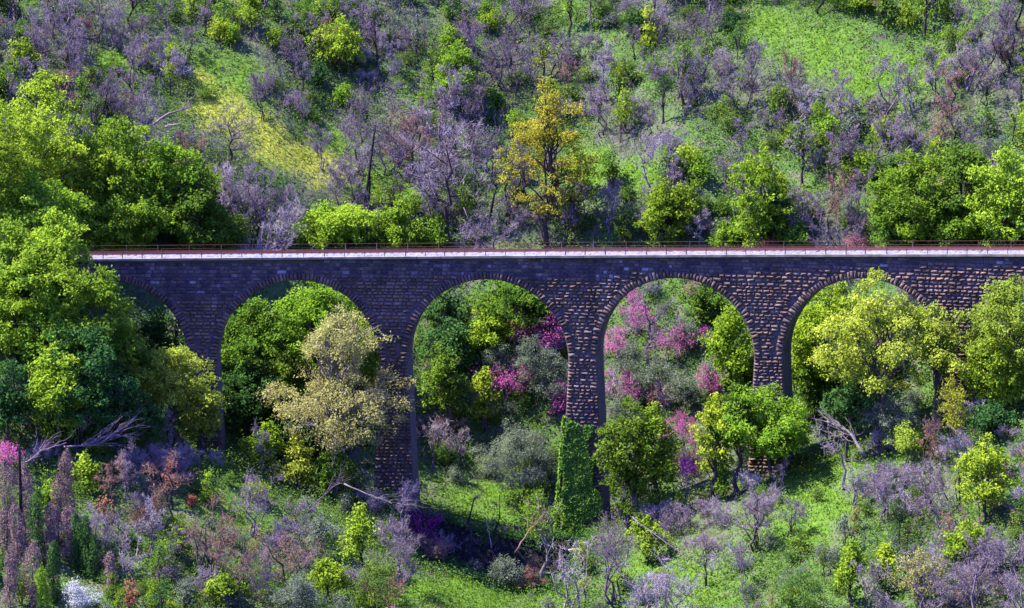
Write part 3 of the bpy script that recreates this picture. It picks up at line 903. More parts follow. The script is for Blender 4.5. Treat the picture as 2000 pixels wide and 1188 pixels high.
hero('oak', 650, 880, 110, -12, 'dark green shrub around the trunk of the wide beige tree', name='shrub', cat='shrub', bot=960, mat='mid')
hero('olive', 700, 905, 80, -13, 'grey-green shrub between the wide beige tree and the third pier', name='shrub', cat='shrub', bot=970)
# third arch
hero('oak', 1010, 535, 170, 30, 'dark green tree at the top of the third arch', bot=640, mat='mid', landmark='the dark tree atop the third arch')
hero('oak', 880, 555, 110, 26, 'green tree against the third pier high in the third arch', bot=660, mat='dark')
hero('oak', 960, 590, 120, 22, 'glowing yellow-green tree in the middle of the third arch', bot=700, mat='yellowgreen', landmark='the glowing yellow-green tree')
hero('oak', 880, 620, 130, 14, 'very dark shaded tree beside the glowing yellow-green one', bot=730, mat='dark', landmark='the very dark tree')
hero('redbud', 1075, 612, 80, 20, 'tall pink blossom tree against the fourth pier in the third arch', bot=700, landmark='the tall pink tree in the third arch')
hero('redbud', 1015, 620, 60, 24, 'small faded pink blossom tree behind the glowing yellow-green tree', bot=680, mat='pink')
hero('olive', 1045, 650, 110, 16, 'grey-green olive tree beneath the tall pink blossom tree', bot=770)
hero('olive', 975, 665, 80, 15, 'small grey-green olive tree under the glowing yellow-green tree', bot=750)
hero('olive', 1080, 690, 90, 13, 'grey-green olive tree close to the fourth pier', bot=800)
hero('oak', 870, 670, 110, 6, 'green tree with dark trunk inside the third arch near the third pier', bot=820, mat='mid', landmark='the green tree by the third pier')
hero('redbud', 857, 660, 50, 8, 'small magenta blossom sprig above the green tree by the third pier', bot=692, landmark='the small magenta sprig')
hero('redbud', 990, 700, 120, 9, 'wide pink blossom tree with thin pale trunks in the third arch', bot=775, bark='pale_bark', landmark='the wide pink tree in the third arch')
hero('oak', 945, 720, 60, 8, 'small lime green tree between the wide pink tree and the third pier', bot=830, mat='yellowgreen')
hero('redbud', 1092, 745, 50, 9, 'narrow pink blossom tree behind the edge of the ivied pier', bot=810)
hero('olive', 1010, 815, 170, 4, 'large grey-green olive tree below the pink blossom in the third arch', bot=960, landmark='the large olive tree')
hero('olive', 1060, 870, 70, 3, 'dark shaded olive tree next to the ivied pier', bot=960, mat='olive')
hero('bare', 850, 805, 60, 3, 'feathery grey leafless tree inside the third arch beside the third pier', bot=900, mats=('grey_bark', 'pale_twig'), droop=-.4, landmark='the feathery grey tree')
hero('bare', 905, 825, 70, 2, 'leaning feathery leafless tree next to the large olive tree', bot=900, mats=('grey_bark', 'pale_twig'))
hero('bare', 775 + 150, 930, 40, -.5, 'dark thin leafless sapling on the lit grass under the third arch', mats=('charred', 'twig'), nl=5, nb=3, nt=3)
hero('bare', 975, 930, 36, -.8, 'second dark thin sapling nearer the olive on the lit grass', mats=('charred', 'twig'), nl=5, nb=3, nt=3)
hero('airy', 1060, 955, 90, -4.5, 'thin pale-limbed tree with flat green sprays beside the foot of the ivied pier', bot=1055, mat='fresh', per=1.4, landmark='the flat-sprayed tree at the ivied pier')
# fourth arch
hero('oak', 1375, 542, 90, 30, 'dark green tree at the top of the fourth arch', bot=630, mat='mid', landmark='the dark tree atop the fourth arch')
hero('bare', 1280, 545, 120, 26, 'grey leafless tree high in the fourth arch', landmark='the grey tree in the fourth arch')
hero('redbud', 1243, 590, 80, 22, 'deep pink blossom tree at the upper rim of the fourth arch', bot=645, landmark='the upper pink tree in the fourth arch')
hero('redbud', 1205, 640, 50, 18, 'deep pink blossom tree beside the ivied pier in the fourth arch', bot=695)
hero('redbud', 1325, 634, 90, 17, 'broad bright pink blossom tree in the centre of the fourth arch', bot=700, landmark='the broad pink tree in the fourth arch')
hero('oak', 1425, 595, 130, 14, 'yellow-green tree filling the far side of the fourth arch', bot=750, mat='fresh', landmark='the yellow-green tree in the fourth arch')
hero('redbud', 1387, 712, 56, 11, 'magenta blossom tree low beside the yellow-green tree in the fourth arch', bot=768)
hero('redbud', 1228, 724, 50, 8, 'leaning magenta blossom tree with pale trunk in the fourth arch', bot=790, bark='pale_bark', lean=.2, landmark='the leaning magenta tree')
hero('redbud', 1290, 755, 60, 8, 'small dusky pink blossom bush between olives in the fourth arch', bot=790, mat='pink')
for i_, (cx_, tp_, w_, v_, bt_, tx_) in enumerate([
        (1230, 660, 90, 15, 760, 'grey-green olive tree under the upper pink tree'), (1290, 690, 90, 13, 780, 'grey-green olive tree in the middle of the fourth arch'),
        (1340, 720, 90, 11, 800, 'grey-green olive tree under the broad pink blossom'), (1210, 760, 80, 7, 850, 'dark olive tree beside the leaning magenta tree'),
        (1390, 690, 60, 13, 760, 'small olive tree squeezed beside the yellow-green tree'), (1340, 620, 60, 22, 680, 'olive tree just above the broad pink blossom')]):
    hero('olive', cx_, tp_, w_, v_, tx_, bot=bt_)
hero('oak', 1232, 772, 150, -6, 'large bright green tree leaning against the ivied pier', bot=1000, mat='mid', landmark='the large tree at the ivied pier')
hero('oak', 1275, 790, 100, -7.5, 'yellow-tipped green tree on the sunny flank of the large tree at the ivied pier', bot=960, mat='fresh')
hero('oak', 1400, 770, 100, -5, 'light green tree between the two tallest right piers', bot=890, mat='yellowgreen', landmark='the light green tree under the fourth arch')
hero('oak', 1505, 750, 180, -7, 'rich green round tree hiding the foot of the fifth pier', bot=880, mat='fresh', landmark='the round tree at the fifth pier')
hero('oak', 1445, 745, 90, -5, 'small green tree peeking over the round tree at the fifth pier', bot=830, mat='mid')
# fifth arch
hero('oak', 1620, 545, 200, 20, 'fresh green tree behind the top of the fifth arch', bot=760, mat='fresh', landmark='the fresh tree in the fifth arch')
hero('oak', 1590, 660, 110, 9, 'dark green tree at the shaded flank of the fifth pier', bot=800, mat='mid')
hero('oak', 1620, 690, 80, 4, 'green tree with forked dark trunk under the fifth arch', bot=790, mat='fresh')
hero('airy', 1725, 520, 290, -7, 'large olive-yellow tree standing before the fifth arch', bot=770, mat='oliveyellow', leaf=.30, per=2.6, bark='bark', landmark='the large olive-yellow tree')
hero('airy', 1830, 590, 100, -6, 'olive-yellow leafy limb reaching over the sixth pier', name='limb_tree', bot=720, mat='oliveyellow', leaf=.3, per=2.6, bark='bark')
hero('airy', 1975, 535, 190, -8, 'olive-yellow tree at the picture edge beside the sixth pier', bot=720, mat='oliveyellow', leaf=.3, per=2.6, bark='bark', landmark='the tree beside the sixth pier')
hero('oak', 1945, 640, 160, -9, 'fresh green tree below the olive-yellow one beside the sixth pier', bot=790, mat='fresh')
hero('olive', 1862, 735, 62, -9, 'golden orange shrub at the foot of the sixth pier', name='golden_shrub', cat='shrub', bot=835, foot=975, mat='orange', leaf=.2, landmark='the golden shrub')
hero('olive', 1768, 822, 70, -13, 'small ochre shrub below the grey-green bush', name='ochre_shrub', cat='shrub', bot=900, mat='oliveyellow', leaf=.2, landmark='the ochre shrub')
hero('olive', 1745, 765, 130, -10, 'wide grey-green bush under the large olive-yellow tree', name='bush', cat='bush', bot=860, landmark='the wide grey-green bush')
hero('oak', 1660, 740, 110, -3, 'dark shaded bush in front of the fifth arch floor', name='shade_bush', cat='bush', bot=830, mat='dark')
hero('oak', 1940, 785, 100, -10, 'dark green low tree beneath the fresh green tree at the sixth pier', bot=850, mat='dark')
# right foreground
hero('oak', 1925, 850, 120, -19, 'yellow-green tree standing alone on the slope below the sixth pier', bot=1000, mat='yellowgreen', landmark='the lone yellow-green tree')
hero('cypress', 1758, 975, 46, -24, 'dark narrow evergreen shrub beside the meadow', name='evergreen_shrub', cat='shrub', mat='dark', landmark='the dark narrow evergreen')
hero('oak', 1885, 1015, 100, -27, 'yellow-tipped green small tree low on the right slope', bot=1105, mat='fresh', landmark='the yellow-tipped small tree')
hero('airy', 1800, 1075, 130, -29, 'cream budding shrub beside the grey leafless grove', name='budding_shrub', cat='shrub', mat='beige', bark='grey_bark')
hero('oak', 1665, 1055, 70, -27, 'bright green bush below the dark narrow evergreen', name='bush', cat='bush', bot=1170, mat='fresh', landmark='the bright bush below the meadow')
hero('oak', 1725, 1065, 60, -29, 'yellow-green bush beside the bright green one', name='bush', cat='bush', bot=1140, mat='yellowgreen')
hero('olive', 1570, 1110, 110, -27, 'blue-grey bush at the lower edge of the meadow slope', name='bush', cat='bush', mat='blue', landmark='the blue-grey bush')
hero('oak', 1265, 1010, 80, -12, 'small green tree on the slope below the ivied pier', bot=1090, mat='fresh', landmark='the small tree below the ivied pier')
hero('oak', 1412, 908, 40, -9, 'little round lime bush among grey branches', name='bush', cat='bush', bot=960, mat='fresh')
hero('redbud', 1340, 895, 40, -6, 'small pink blossom bush beside the large tree at the ivied pier', name='blossom_bush', cat='bush', bot=925)
hero('bare', 1650, 800, 100, -12, 'dead pale tree with bleached branches above the meadow', mats=('pale_bark', 'pale_twig'), nl=8, nb=5, nt=3, landmark='the dead bleached tree')
hero('bare', 1480, 925, 100, -19, 'leafless tree with several dark stems at the near edge of the meadow', stems=4, mats=('bark', 'twig'), landmark='the dark-stemmed bare tree')
hero('bare', 1540, 960, 60, -18, 'thin leafless tree on the meadow side of the dark-stemmed one', stems=3, mats=('bark', 'pale_twig'))
hero('bare', 1665, 905, 60, -20, 'grey leafless shrub standing on the open meadow', stems=3, mats=('grey_bark', 'pale_twig'), landmark='the shrub on the meadow')
hero('bare', 1730, 900, 80, -20, 'grey fan-shaped leafless shrub between the meadow and the dark narrow evergreen', stems=4, mats=('grey_bark', 'twig'))
hero('bare', 1960, 1030, 130, -37, 'tall grey leafless tree of the near grove, at the picture corner', mats=('grey_bark', 'twig'), stems=2, landmark='the near grey grove')
hero('bare', 1890, 1060, 110, -37, 'grey leafless tree of the near grove with two forked stems', mats=('grey_bark', 'twig'), stems=2, landmark='the near grey grove')
hero('bare', 1830, 1095, 100, -37, 'lower grey leafless tree at the inner end of the near grove', mats=('grey_bark', 'twig'), stems=3)
hero('bare', 1990, 1090, 100, -40, 'grey leafless shrub in front of the near grove', mats=('grey_bark', 'twig'), stems=3)
hero('bare', 1380, 1040, 70, -24, 'dark bent leafless tree low in front of the slope', mats=('charred', 'twig'), nb=3, nt=3)
hero('bare', 1310, 1080, 150, -24, 'grey tangled leafless shrub at the lower picture edge', mats=('grey_bark', 'pale_twig'), stems=5)
# left foreground
hero('oak', 165, 885, 50, -20, 'slim yellow-green small tree beside the brown dead cypress', bot=955, mat='yellowgreen', landmark='the slim yellow-green tree')
hero('oak', 100, 942, 60, -23, 'small yellow-green tree among the dead cypresses', bot=1000, mat='fresh')
hero('oak', 345, 1035, 60, -27, 'small lime tree on a dark stem in the foreground', bot=1090, mat='yellowgreen', fork=.5, landmark='the small lime tree')
hero('oak', 440, 1120, 70, -27, 'small bright green bush at the bottom edge', name='bush', cat='bush', mat='fresh')
hero('oak', 640, 1095, 80, -23, 'mid green bush with dark gaps in the lower foreground', name='bush', cat='bush', mat='fresh', landmark='the mid green bush')
hero('olive', 735, 1095, 110, -25, 'grey-green bush in front of the shadowed stream bed', name='bush', cat='bush', mat='blue', landmark='the grey-green bush before the stream')
hero('olive', 580, 1120, 110, -28, 'pale grey-green olive bush at the bottom edge', name='bush', cat='bush')
hero('olive', 625, 1000, 90, -20, 'grey-green leafy shrub on a forked trunk below the beige tree', name='shrub', cat='shrub')
hero('olive', 150, 1130, 90, -34, 'silver-leaved bush at the foot of the cypresses', name='silver_bush', cat='bush', mat='silver', landmark='the silver bush')
hero('olive', 985, 1085, 80, -13, 'grey-green bush on the near bank of the stream', name='bush', cat='bush', landmark='the bush on the stream bank')
hero('redbud', 10, 865, 60, -19, 'magenta blossom tree beside the dark pole', bot=910, landmark='the magenta tree by the pole')
hero('bare', 320, 870, 110, -14, 'brown-tinged leafless tree in front of the second pier', mats=('bark', 'brown_twig'), stems=2, landmark='the brown-tinged tree')
hero('bare', 400, 960, 120, -18, 'low tan leafless shrub fanning out below the second pier', mats=('bark', 'brown_twig'), stems=5)
hero('bare', 240, 1020, 80, -27, 'pale lilac leafless tree with thin white stems', mats=('pale_bark', 'pale_twig'), stems=3, landmark='the pale lilac tree')
hero('bare', 185, 975, 90, -24, 'lilac leafless shrub between the cypresses and the pale lilac tree', stems=4)
hero('bare', 560, 1010, 110, -21, 'grey-brown leafless tree on a forked dark trunk in the foreground', mats=('bark', 'brown_twig'), stems=2)
hero('bare', 450, 1040, 100, -25, 'reddish grey leafless shrub in the foreground beside the grass path', mats=('bark', 'brown_twig'), stems=4)
hero('bare', 495, 915, 90, -14, 'lilac-grey leafless shrub under the fresh green small tree', stems=4)
hero('bare', 775, 1030, 90, -14, 'grey twiggy shrub at the edge of the stream shadow', stems=5, landmark='the twiggy shrub at the stream')
hero('bare', 1120, 1040, 120, -6, 'tangle of pale dead branches at the foot of the ivied pier', stems=6, mats=('pale_bark', 'pale_twig'), nb=4, nt=3)
hero('bare', 1200, 1005, 120, -7, 'grey brushwood leaning on the foot of the ivied pier', stems=6)
for i_, (cx_, tp_, w_, v_, mt_, tx_) in enumerate([
        (12, 900, 46, -30, 'deadleaf', 'brown dead cypress at the picture edge'), (30, 985, 40, -34, 'deadleaf', 'short brown dead cypress beside the dark pole'),
        (72, 960, 35, -31, 'dark', 'tall dark green cypress beyond the dark pole'), (62, 1060, 40, -36, 'deadleaf', 'stout brown dead cypress in front of the tall dark green one'),
        (98, 985, 35, -31, 'deadleaf', 'thin brown dead cypress between two green ones'), (103, 1060, 30, -35, 'dark', 'low dark green cypress before the thin brown one'),
        (130, 880, 35, -27, 'deadleaf', 'tallest brown dead cypress with bare tip'), (138, 990, 40, -30, 'deadleaf', 'brown dead cypress leaning next to the green pair'),
        (150, 1005, 30, -31, 'dark', 'green cypress, first of the close pair'), (167, 1010, 30, -31.5, 'dark', 'green cypress, second of the close pair beside the lilac shrub'),
        (215, 1080, 27, -34, 'deadleaf', 'small brown dead cypress standing apart before the pale lilac tree'), (82, 1110, 30, -37, 'fresh', 'short bright green cypress at the bottom edge'),
        (48, 905, 34, -29, 'deadleaf', 'tall brown dead cypress just behind the dark pole'), (112, 930, 32, -28, 'deadleaf', 'slim brown dead cypress behind the short green ones'),
        (182, 1050, 26, -32, 'dark', 'dark green cypress standing at the lilac shrub, outermost of its row'), (20, 1080, 34, -37, 'deadleaf', 'low brown dead cypress in the picture corner')]):
    hero('cypress', cx_, tp_, w_, v_, tx_, mat=mt_, gaps=.25 if mt_ == 'deadleaf' else 0, landmark='the cypresses', ragged=.4 if mt_ == 'deadleaf' else .25)['group'] = 'cypresses in the near corner'
# hillside behind the track
hero('airy', 1070, 150, 165, 9, 'tall golden tree standing alone behind the middle of the viaduct', bot=440, mat='orange', leaf=.28, per=2.2, bark='bark', nl=26, landmark='the golden tree')
hero('oak', 1072, 150, 110, 9.6, 'yellow-green tree rising out of the top of the golden one', bot=215, mat='oliveyellow', nb=9, nl=4)
hero('oak', 650, 390, 170, 10, 'yellow-green round tree right behind the deck beyond the second arch', bot=490, mat='yellowgreen', landmark='the yellow-green tree behind the deck')
hero('oak', 785, 382, 100, 9, 'fresh green round tree right behind the deck beside the yellow-green one', bot=490, mat='fresh', landmark='the fresh round tree behind the deck')
hero('oak', 850, 450, 60, 7, 'low bright green bush behind the deck over the third arch', name='bush', cat='bush', bot=492, mat='fresh')
hero('oak', 1300, 345, 110, 12, 'bright green twin-crowned tree behind the deck over the fourth arch', bot=480, mat='fresh', landmark='the twin-crowned tree behind the deck')
hero('oak', 1330, 360, 60, 11, 'small lime tree pressed against the twin-crowned tree', bot=470, mat='yellowgreen')
hero('oak', 1485, 283, 120, 13, 'tall green tree with shaded flank behind the deck over the fifth pier', bot=480, mat='fresh', landmark='the tall tree over the fifth pier')
hero('oak', 1515, 370, 70, 11, 'dark green tree hugging the shaded flank of the tall tree', bot=470, mat='dark')
hero('oak', 1420, 430, 70, 8, 'low green bush at the foot of the tall tree behind the railing', name='bush', cat='bush', bot=490, mat='fresh')
hero('oak', 1560, 430, 60, 7, 'small round green tree behind the deck beside the tall tree', bot=488, mat='mid', landmark='the small round tree behind the deck')
hero('oak', 1790, 295, 170, 14, 'large green tree behind the deck over the fifth arch', bot=480, mat='fresh', landmark='the large tree over the fifth arch')
hero('oak', 1880, 275, 120, 18, 'dark-flanked green tree at the back of the large clump', bot=450, mat='mid', landmark='the right hand clump')
hero('oak', 1960, 290, 150, 15, 'yellow-green broad tree at the picture edge behind the deck', bot=480, mat='yellowgreen', landmark='the right hand clump')
hero('oak', 1880, 400, 150, 9, 'green tree low in the clump just behind the far railing', bot=485, mat='fresh')
hero('oak', 1745, 400, 90, 9, 'green tree with bare stems at the near end of the clump', bot=490, mat='mid')
hero('redbud', 1880, 470, 70, 6, 'low pink blossom bush behind the track under the large clump', name='blossom_bush', cat='bush', bot=492, mat='pink')
hero('redbud', 1675, 458, 40, 6, 'small pale pink blossom bush behind the track', name='blossom_bush', cat='bush', bot=485, mat='pink')
hero('olive', 1505, 462, 50, 6, 'low reddish shrub behind the track at the foot of the tall tree', name='rust_shrub', cat='shrub', bot=492, mat='rustleaf')
hero('oak', 890, 80, 100, 48, 'bright green tree high on the hillside', bot=200, mat='fresh', landmark='the bright green tree high on the hillside')
hero('airy', 665, 30, 120, 60, 'yellow-green tree with open boughs near the top of the hillside', bot=130, mat='yellowgreen', leaf=.28, per=2, bark='bark', landmark='the open yellow-green tree near the top')
hero('oak', 490, -15, 60, 68, 'green tree cut by the top picture edge', bot=60, mat='fresh')
hero('oak', 50, 80, 80, 40, 'loose green tree on the slope above the leafy wood', bot=150, mat='fresh')
hero('bare', 440, 200, 100, 24, 'slender leafless tree with forked dark trunk beside the yellow grass strip', mats=('bark', 'twig'), landmark='the forked tree by the yellow grass')
hero('bare', 800, 185, 110, 22, 'leaning leafless tree with reddish buds and thick dark trunk', mats=('bark', 'brown_twig'), r0=.22, landmark='the reddish leaning tree')
hero('bare', 880, 220, 170, 12, 'wide leafless tree with arching whitish branches behind the deck', mats=('bark', 'pale_twig'), r0=.25, nl=13, landmark='the wide bare tree behind the deck')
hero('bare', 850, 280, 90, 13, 'leafless tree with curved dark trunk next to the wide bare tree', mats=('bark', 'twig'))
hero('bare', 675, 300, 90, 18, 'leafless tree with two dark stems above the yellow-green tree behind the deck', stems=2, mats=('bark', 'twig'))
hero('bare', 500, 400, 110, 9, 'lilac leafless thicket tree between the leafy wood and the yellow-green tree', stems=4, mats=('grey_bark', 'pale_twig'), landmark='the lilac thicket behind the deck')
hero('bare', 540, 380, 90, 10, 'pale lilac leafless tree next to the yellow-green tree behind the deck', stems=4, mats=('grey_bark', 'pale_twig'))
hero('bare', 1650, 390, 110, 10, 'mauve leafless tree behind the deck between two green clumps', stems=3)
hero('bare', 940, 380, 110, 10, 'grey leafless tree behind the deck between the wide bare tree and the golden tree', stems=2)
hero('bare', 1190, 330, 80, 16, 'grey slender leafless tree beside the golden tree', stems=2)
# burnt twin trunks
def pole_thing(name, cx0, top, cx1, bot, v, r0, r1, mat, label, cat, stubs=0, seed=1):
    rng = np.random.default_rng(seed)
    if v > 0: G = ground_hit(cx1, bot)[0]; v = G[1] - float(bridge_Y(G[0]))
    Y = float(v)
    for _ in range(3): T = at_depth(cx0, top, Y); Y = float(bridge_Y(T[0])) + v
    T = at_depth(cx0, top, Y); B = at_depth(cx1, bot, Y)
    gz = float(terrain(B[0], Y)); d = (T - B) / (T[2] - B[2])
    base = B + d * (gz - B[2])
    mb = MB(); P = np.linspace(base - d * .4, T, 9) - base; P[1:-1, 0] += rng.normal(0, .02, 7)
    mb.tube(P, np.linspace(r0, r1, 9), 8)
    for i in range(stubs):
        k = rng.uniform(.3, .95); s = P[0] + (P[-1] - P[0]) * k
        a = rng.uniform(0, 2 * pi)
        mb.tube(limb_path(s, s + np.array([cos(a), sin(a) * .6, rng.uniform(.2, .7)]) * rng.uniform(.4, 1.1), rng, .1, 4, 0), np.linspace(.05, .015, 4), 4)
    o = obj(name, mb.mesh(name, M[mat], True)); o.location = base
    tag(o, label, cat); return o
pole_thing('burnt_trunk', 733, 248, 712, 408, 13, .17, .09, 'charred', 'taller of two black burnt trunks standing behind the deck', 'dead tree', 5, 3)
pole_thing('burnt_trunk', 724, 300, 720, 400, 12.6, .15, .08, 'charred', 'shorter black burnt trunk touching the taller burnt one', 'dead tree', 3, 4)
LANDMARKS.append((722, 330, 'the two burnt trunks', None))
pole_thing('utility_pole', 38, 868, 44, 1188, -30, .17, .12, 'charred', 'dark slightly leaning wooden pole among the cypresses', 'pole', 0, 5)
LANDMARKS.append((42, 1000, 'the dark pole', None))
# fallen timber
def log_thing(pts, vs, r0, mat, label, fan=0, seed=1):
    rng = np.random.default_rng(seed)
    P = []
    for (a, b), v in zip(pts, vs):
        Y = float(v)
        for _ in range(3): q = at_depth(a, b, Y); Y = float(bridge_Y(q[0])) + v
        q = at_depth(a, b, Y); q[2] = max(q[2], float(terrain(q[0], Y)) + r0 * .6); P.append(q)
    P = np.array(P); t = np.linspace(0, 1, len(P)); tt = np.linspace(0, 1, 9)
    P = np.stack([np.interp(tt, t, P[:, i]) for i in range(3)], 1)
    base = P[0].copy(); P = P - base; P[1:-1] += rng.normal(0, .05, (7, 3))
    mb = MB(); mb.tube(P, np.linspace(r0, r0 * .35, 9), 7)
    d0 = unit(P[-1] - P[0]); ln = np.linalg.norm(P[-1] - P[0])
    for i in range(fan):
        k = rng.integers(2, 8); s = P[k]; d = unit(d0 + rng.normal(size=3) * .28 + [0, 0, .12])
        pp = limb_path(s, s + d * ln * rng.uniform(.25, .6), rng, .08, 5, .05)
        mb.tube(pp, np.linspace(r0 * .35, r0 * .08, 5), 4)
        for j in range(3):
            s2 = pp[rng.integers(1, 5)]; mb.tube(limb_path(s2, s2 + unit(d + rng.normal(size=3) * .4) * ln * rng.uniform(.1, .25), rng, .1, 3, 0), np.linspace(r0 * .14, r0 * .05, 3), 3, False)
    o = obj('fallen_tree', mb.mesh('fallen_tree', M[mat], True)); o.location = base
    tag(o, label, 'fallen tree', 'fallen timber on the slopes'); return o
log_thing([(300, 243), (330, 222), (364, 212)], [34, 34.5, 35], .16, 'pale_bark', 'bleached fallen trunk with stubs above the leafy wood', 5, 1)
log_thing([(322, 248), (355, 241)], [33, 33.3], .12, 'pale_bark', 'short bleached fallen limb beneath the longer bleached trunk', 0, 2)
log_thing([(125, 873), (190, 868), (262, 822)], [-19, -18.5, -18], .10, 'grey_bark', 'fallen tree with a fan of grey branches below the first arch', 22, 3)
log_thing([(40, 915), (80, 880), (130, 865)], [-20, -20, -19.5], .12, 'grey_bark', 'fallen grey bough beside the magenta tree by the pole', 12, 4)
log_thing([(672, 945), (730, 972), (790, 985)], [-12, -12, -11.5], .08, 'pale_bark', 'pale leaning dead bough across the foot of the third pier', 8, 5)
log_thing([(600, 1000), (640, 960), (665, 940)], [-14, -14, -13.5], .07, 'grey_bark', 'grey dead branches heaped beside the leaning bough', 14, 6)
log_thing([(182, 1072), (215, 1092), (230, 1100)], [-29, -29, -29], .14, 'pale_bark', 'pale broken trunk lying behind the cypresses', 2, 7)
log_thing([(1110, 1075), (1170, 1062), (1250, 1055)], [-6, -6, -7], .12, 'pale_bark', 'long pale trunk lying across the foot of the ivied pier', 10, 8)
log_thing([(1235, 1010), (1300, 1060), (1350, 1095)], [-13, -16, -18], .05, 'grey_bark', 'thin grey bough on the slope below the small tree', 9, 9)
log_thing([(1690, 890), (1655, 840), (1615, 822)], [-14, -13, -12], .15, 'pale_bark', 'bleached fallen trunk with broken branches above the meadow', 12, 10)
log_thing([(1850, 830), (1880, 850), (1900, 880)], [-14, -15, -16], .12, 'grey_bark', 'rusty grey fallen branches below the golden shrub', 16, 11)
log_thing([(960, 1070), (955, 1040), (950, 1020)], [-5, -5, -5], .07, 'pale_bark', 'pale bent dead stem rising from the stream shadow', 1, 12)
log_thing([(1005, 1080), (1030, 1040), (1065, 1000)], [-6, -6, -6], .09, 'brown_twig', 'tan leaning stems over the stream shadow', 6, 13)
# ivy on the fourth pier
def ivy():
    rng = np.random.default_rng(9)
    k = 4; s = PIER_S[k]; zs = pier_zs(k); zb = pier_base(k)
    z1 = z_of_py(s, 815); z0 = z_of_py(s, 1062)
    n = 13000
    z = rng.uniform(z0, z1, n); h = pier_half(z, zs); u = rng.uniform(-1.06, 1.0, n)
    f = (z1 - z) / (z1 - z0)
    thin = rng.random(n) < np.clip(1.3 - np.abs(noise(z * .8 + 3, u * 3, 2)) * .9, 0, 1) * np.clip(f * 5 + .25 + .6 * noise(u * 5, z * .2, 1), 0, 1)
    edge = .86 + .25 * noise(z * .5, z * 0 + 3, 1) * 2 - np.where(f > .74, (f - .74) * 4.5, 0) - np.where(f < .3, .35, 0)
    edge = np.where(f < .06, -.2, edge)
    keep = thin & (u < edge + .25 * noise(z * 2.2, z * 0 + 5, 3)) & (rng.random(n) < .97) & (u > -1.0 + .16 * noise(z * .9, z * 0 + 21, 3) * 2) & (noise(z * 1.4, u * 2.2 + 40, 0) > -.45)
    keep &= ~((f < .12) & (noise(u * 4, z * 0 + 8, 2) * 2 + .2 < (1 - f / .12) * .9 - .4))
    z, h, u = z[keep], h[keep], u[keep]
    fd = -.02 * (zs - z) - rng.uniform(.14, .28, len(z)) - .2 * np.maximum(0, noise(z * 1.1, u * h * 1.1 + 9, 1) + .1)
    C = bp(s + u * h, fd, z)
    ph = s / RF
    nn = unit(np.array([-sin(ph), -cos(ph), .35]) + rng.normal(size=(len(z), 3)) * .55)
    # left flank
    m = 2600; z2 = rng.uniform(z0, z1, m); h2 = pier_half(z2, zs); dd = rng.uniform(-.3, 2.5, m)
    C2 = bp(s - h2 - rng.uniform(.02, .3, m) - .35 * (z1 - z2) / (z1 - z0) - .2 * np.maximum(0, noise(z2 * .8, dd + 3, 2) + .15), dd, z2); n2 = unit(np.array([-1, -.1, .4]) + rng.normal(size=(m, 3)) * .5)
    C = np.concatenate([C, C2]); nn = np.concatenate([nn, n2])
    me = leaves_mesh('ivy', C, nn, .30, np.concatenate([rng.random(len(C) - m) * .9, .55 + .45 * rng.random(m)]), M['ivy'], rng, .8)
    base = bp(s, 0, z0); me.transform(mathutils.Matrix.Translation(-mathutils.Vector(base)))
    o = obj('ivy', me); o.location = base
    tag(o, 'dense green ivy climbing the lower half of the fourth pier', 'ivy')
    LANDMARKS.append((1130, 930, 'the ivied pier', None))
ivy()
LANDMARKS += [(500, 260, 'the yellow grass strip', None), (1590, 85, 'the upper meadow', None), (1600, 970, 'the green meadow', None), (940, 1075, 'the stream shadow', None)]

# ------------------------------------------------------------------ the thinner growth of the slopes, each plant a thing of its own
SR = np.random.default_rng(77)
PROT = {}
def proto(key, mk, nvar):
    PROT[key] = [mk(np.random.default_rng(hash(key) % 9999 if False else sum(map(ord, key)) * 13 + i)) for i in range(nvar)]
def recolour(ms, mats):
    out = []
    for me, mt in zip(ms[:2], mats):
        if mt is None: out.append(me); continue
        c = me.copy(); c.materials.clear(); c.materials.append(M[mt]); c.name = me.name; out.append(c)
    return out + [ms[2]]
proto('bareL', lambda r: bare_tree('t', r, 6.2, 3.4, .15, ('bark', 'twig'), 1 + int(r.random() < .5), 11, 6, 6, up=1.0, tw=.034), 5)
proto('bareM', lambda r: bare_tree('t', r, 4.6, 2.6, .10, ('grey_bark', 'twig'), int(r.integers(1, 4)), 10, 6, 6, up=1.0, tw=.034), 6)
proto('bareS', lambda r: bare_tree('t', r, 2.3, 2.8, .05, ('grey_bark', 'twig'), int(r.integers(4, 7)), 14, 6, 6, tw=.034, trunkfrac=.15), 5)
proto('bush', lambda r: bush_mesh(r, 2.6, 2.0, 'mid', leaf=.24, per=5), 6)
proto('tallbush', lambda r: bush_mesh(r, 2.4, 3.2, 'mid', leaf=.24, per=4.5, n=9), 4)
proto('soft', lambda r: bush_mesh(r, 2.6, 1.9, 'olive', leaf=.15, per=6, nleaf=9, spread=.18), 4)
proto('sapling', lambda r: leafy_tree(r, 4.2, 2.6, 1.0, 'mid', leaf=.26, per=2.4, nleaf=6, nb=9, nl=9), 5)
COLOURED = {}
def variant(key, i, mats):
    k = (key, i, mats)
    if k not in COLOURED: COLOURED[k] = recolour(PROT[key][i], mats)
    return COLOURED[k]
KIND = {  # key: (name, category, parts, [material pairs], adjective per pair, colour words)
    'bareL': ('bare_tree', 'tree', ('trunk', 'crown')), 'bareM': ('bare_tree', 'tree', ('trunk', 'crown')), 'bareS': ('bare_shrub', 'shrub', ('stem', 'twigs')),
    'bush': ('bush', 'bush', ('stem', 'foliage')), 'tallbush': ('tall_shrub', 'shrub', ('stem', 'foliage')), 'soft': ('soft_shrub', 'shrub', ('stem', 'foliage')), 'sapling': ('young_tree', 'tree', ('trunk', 'crown'))}
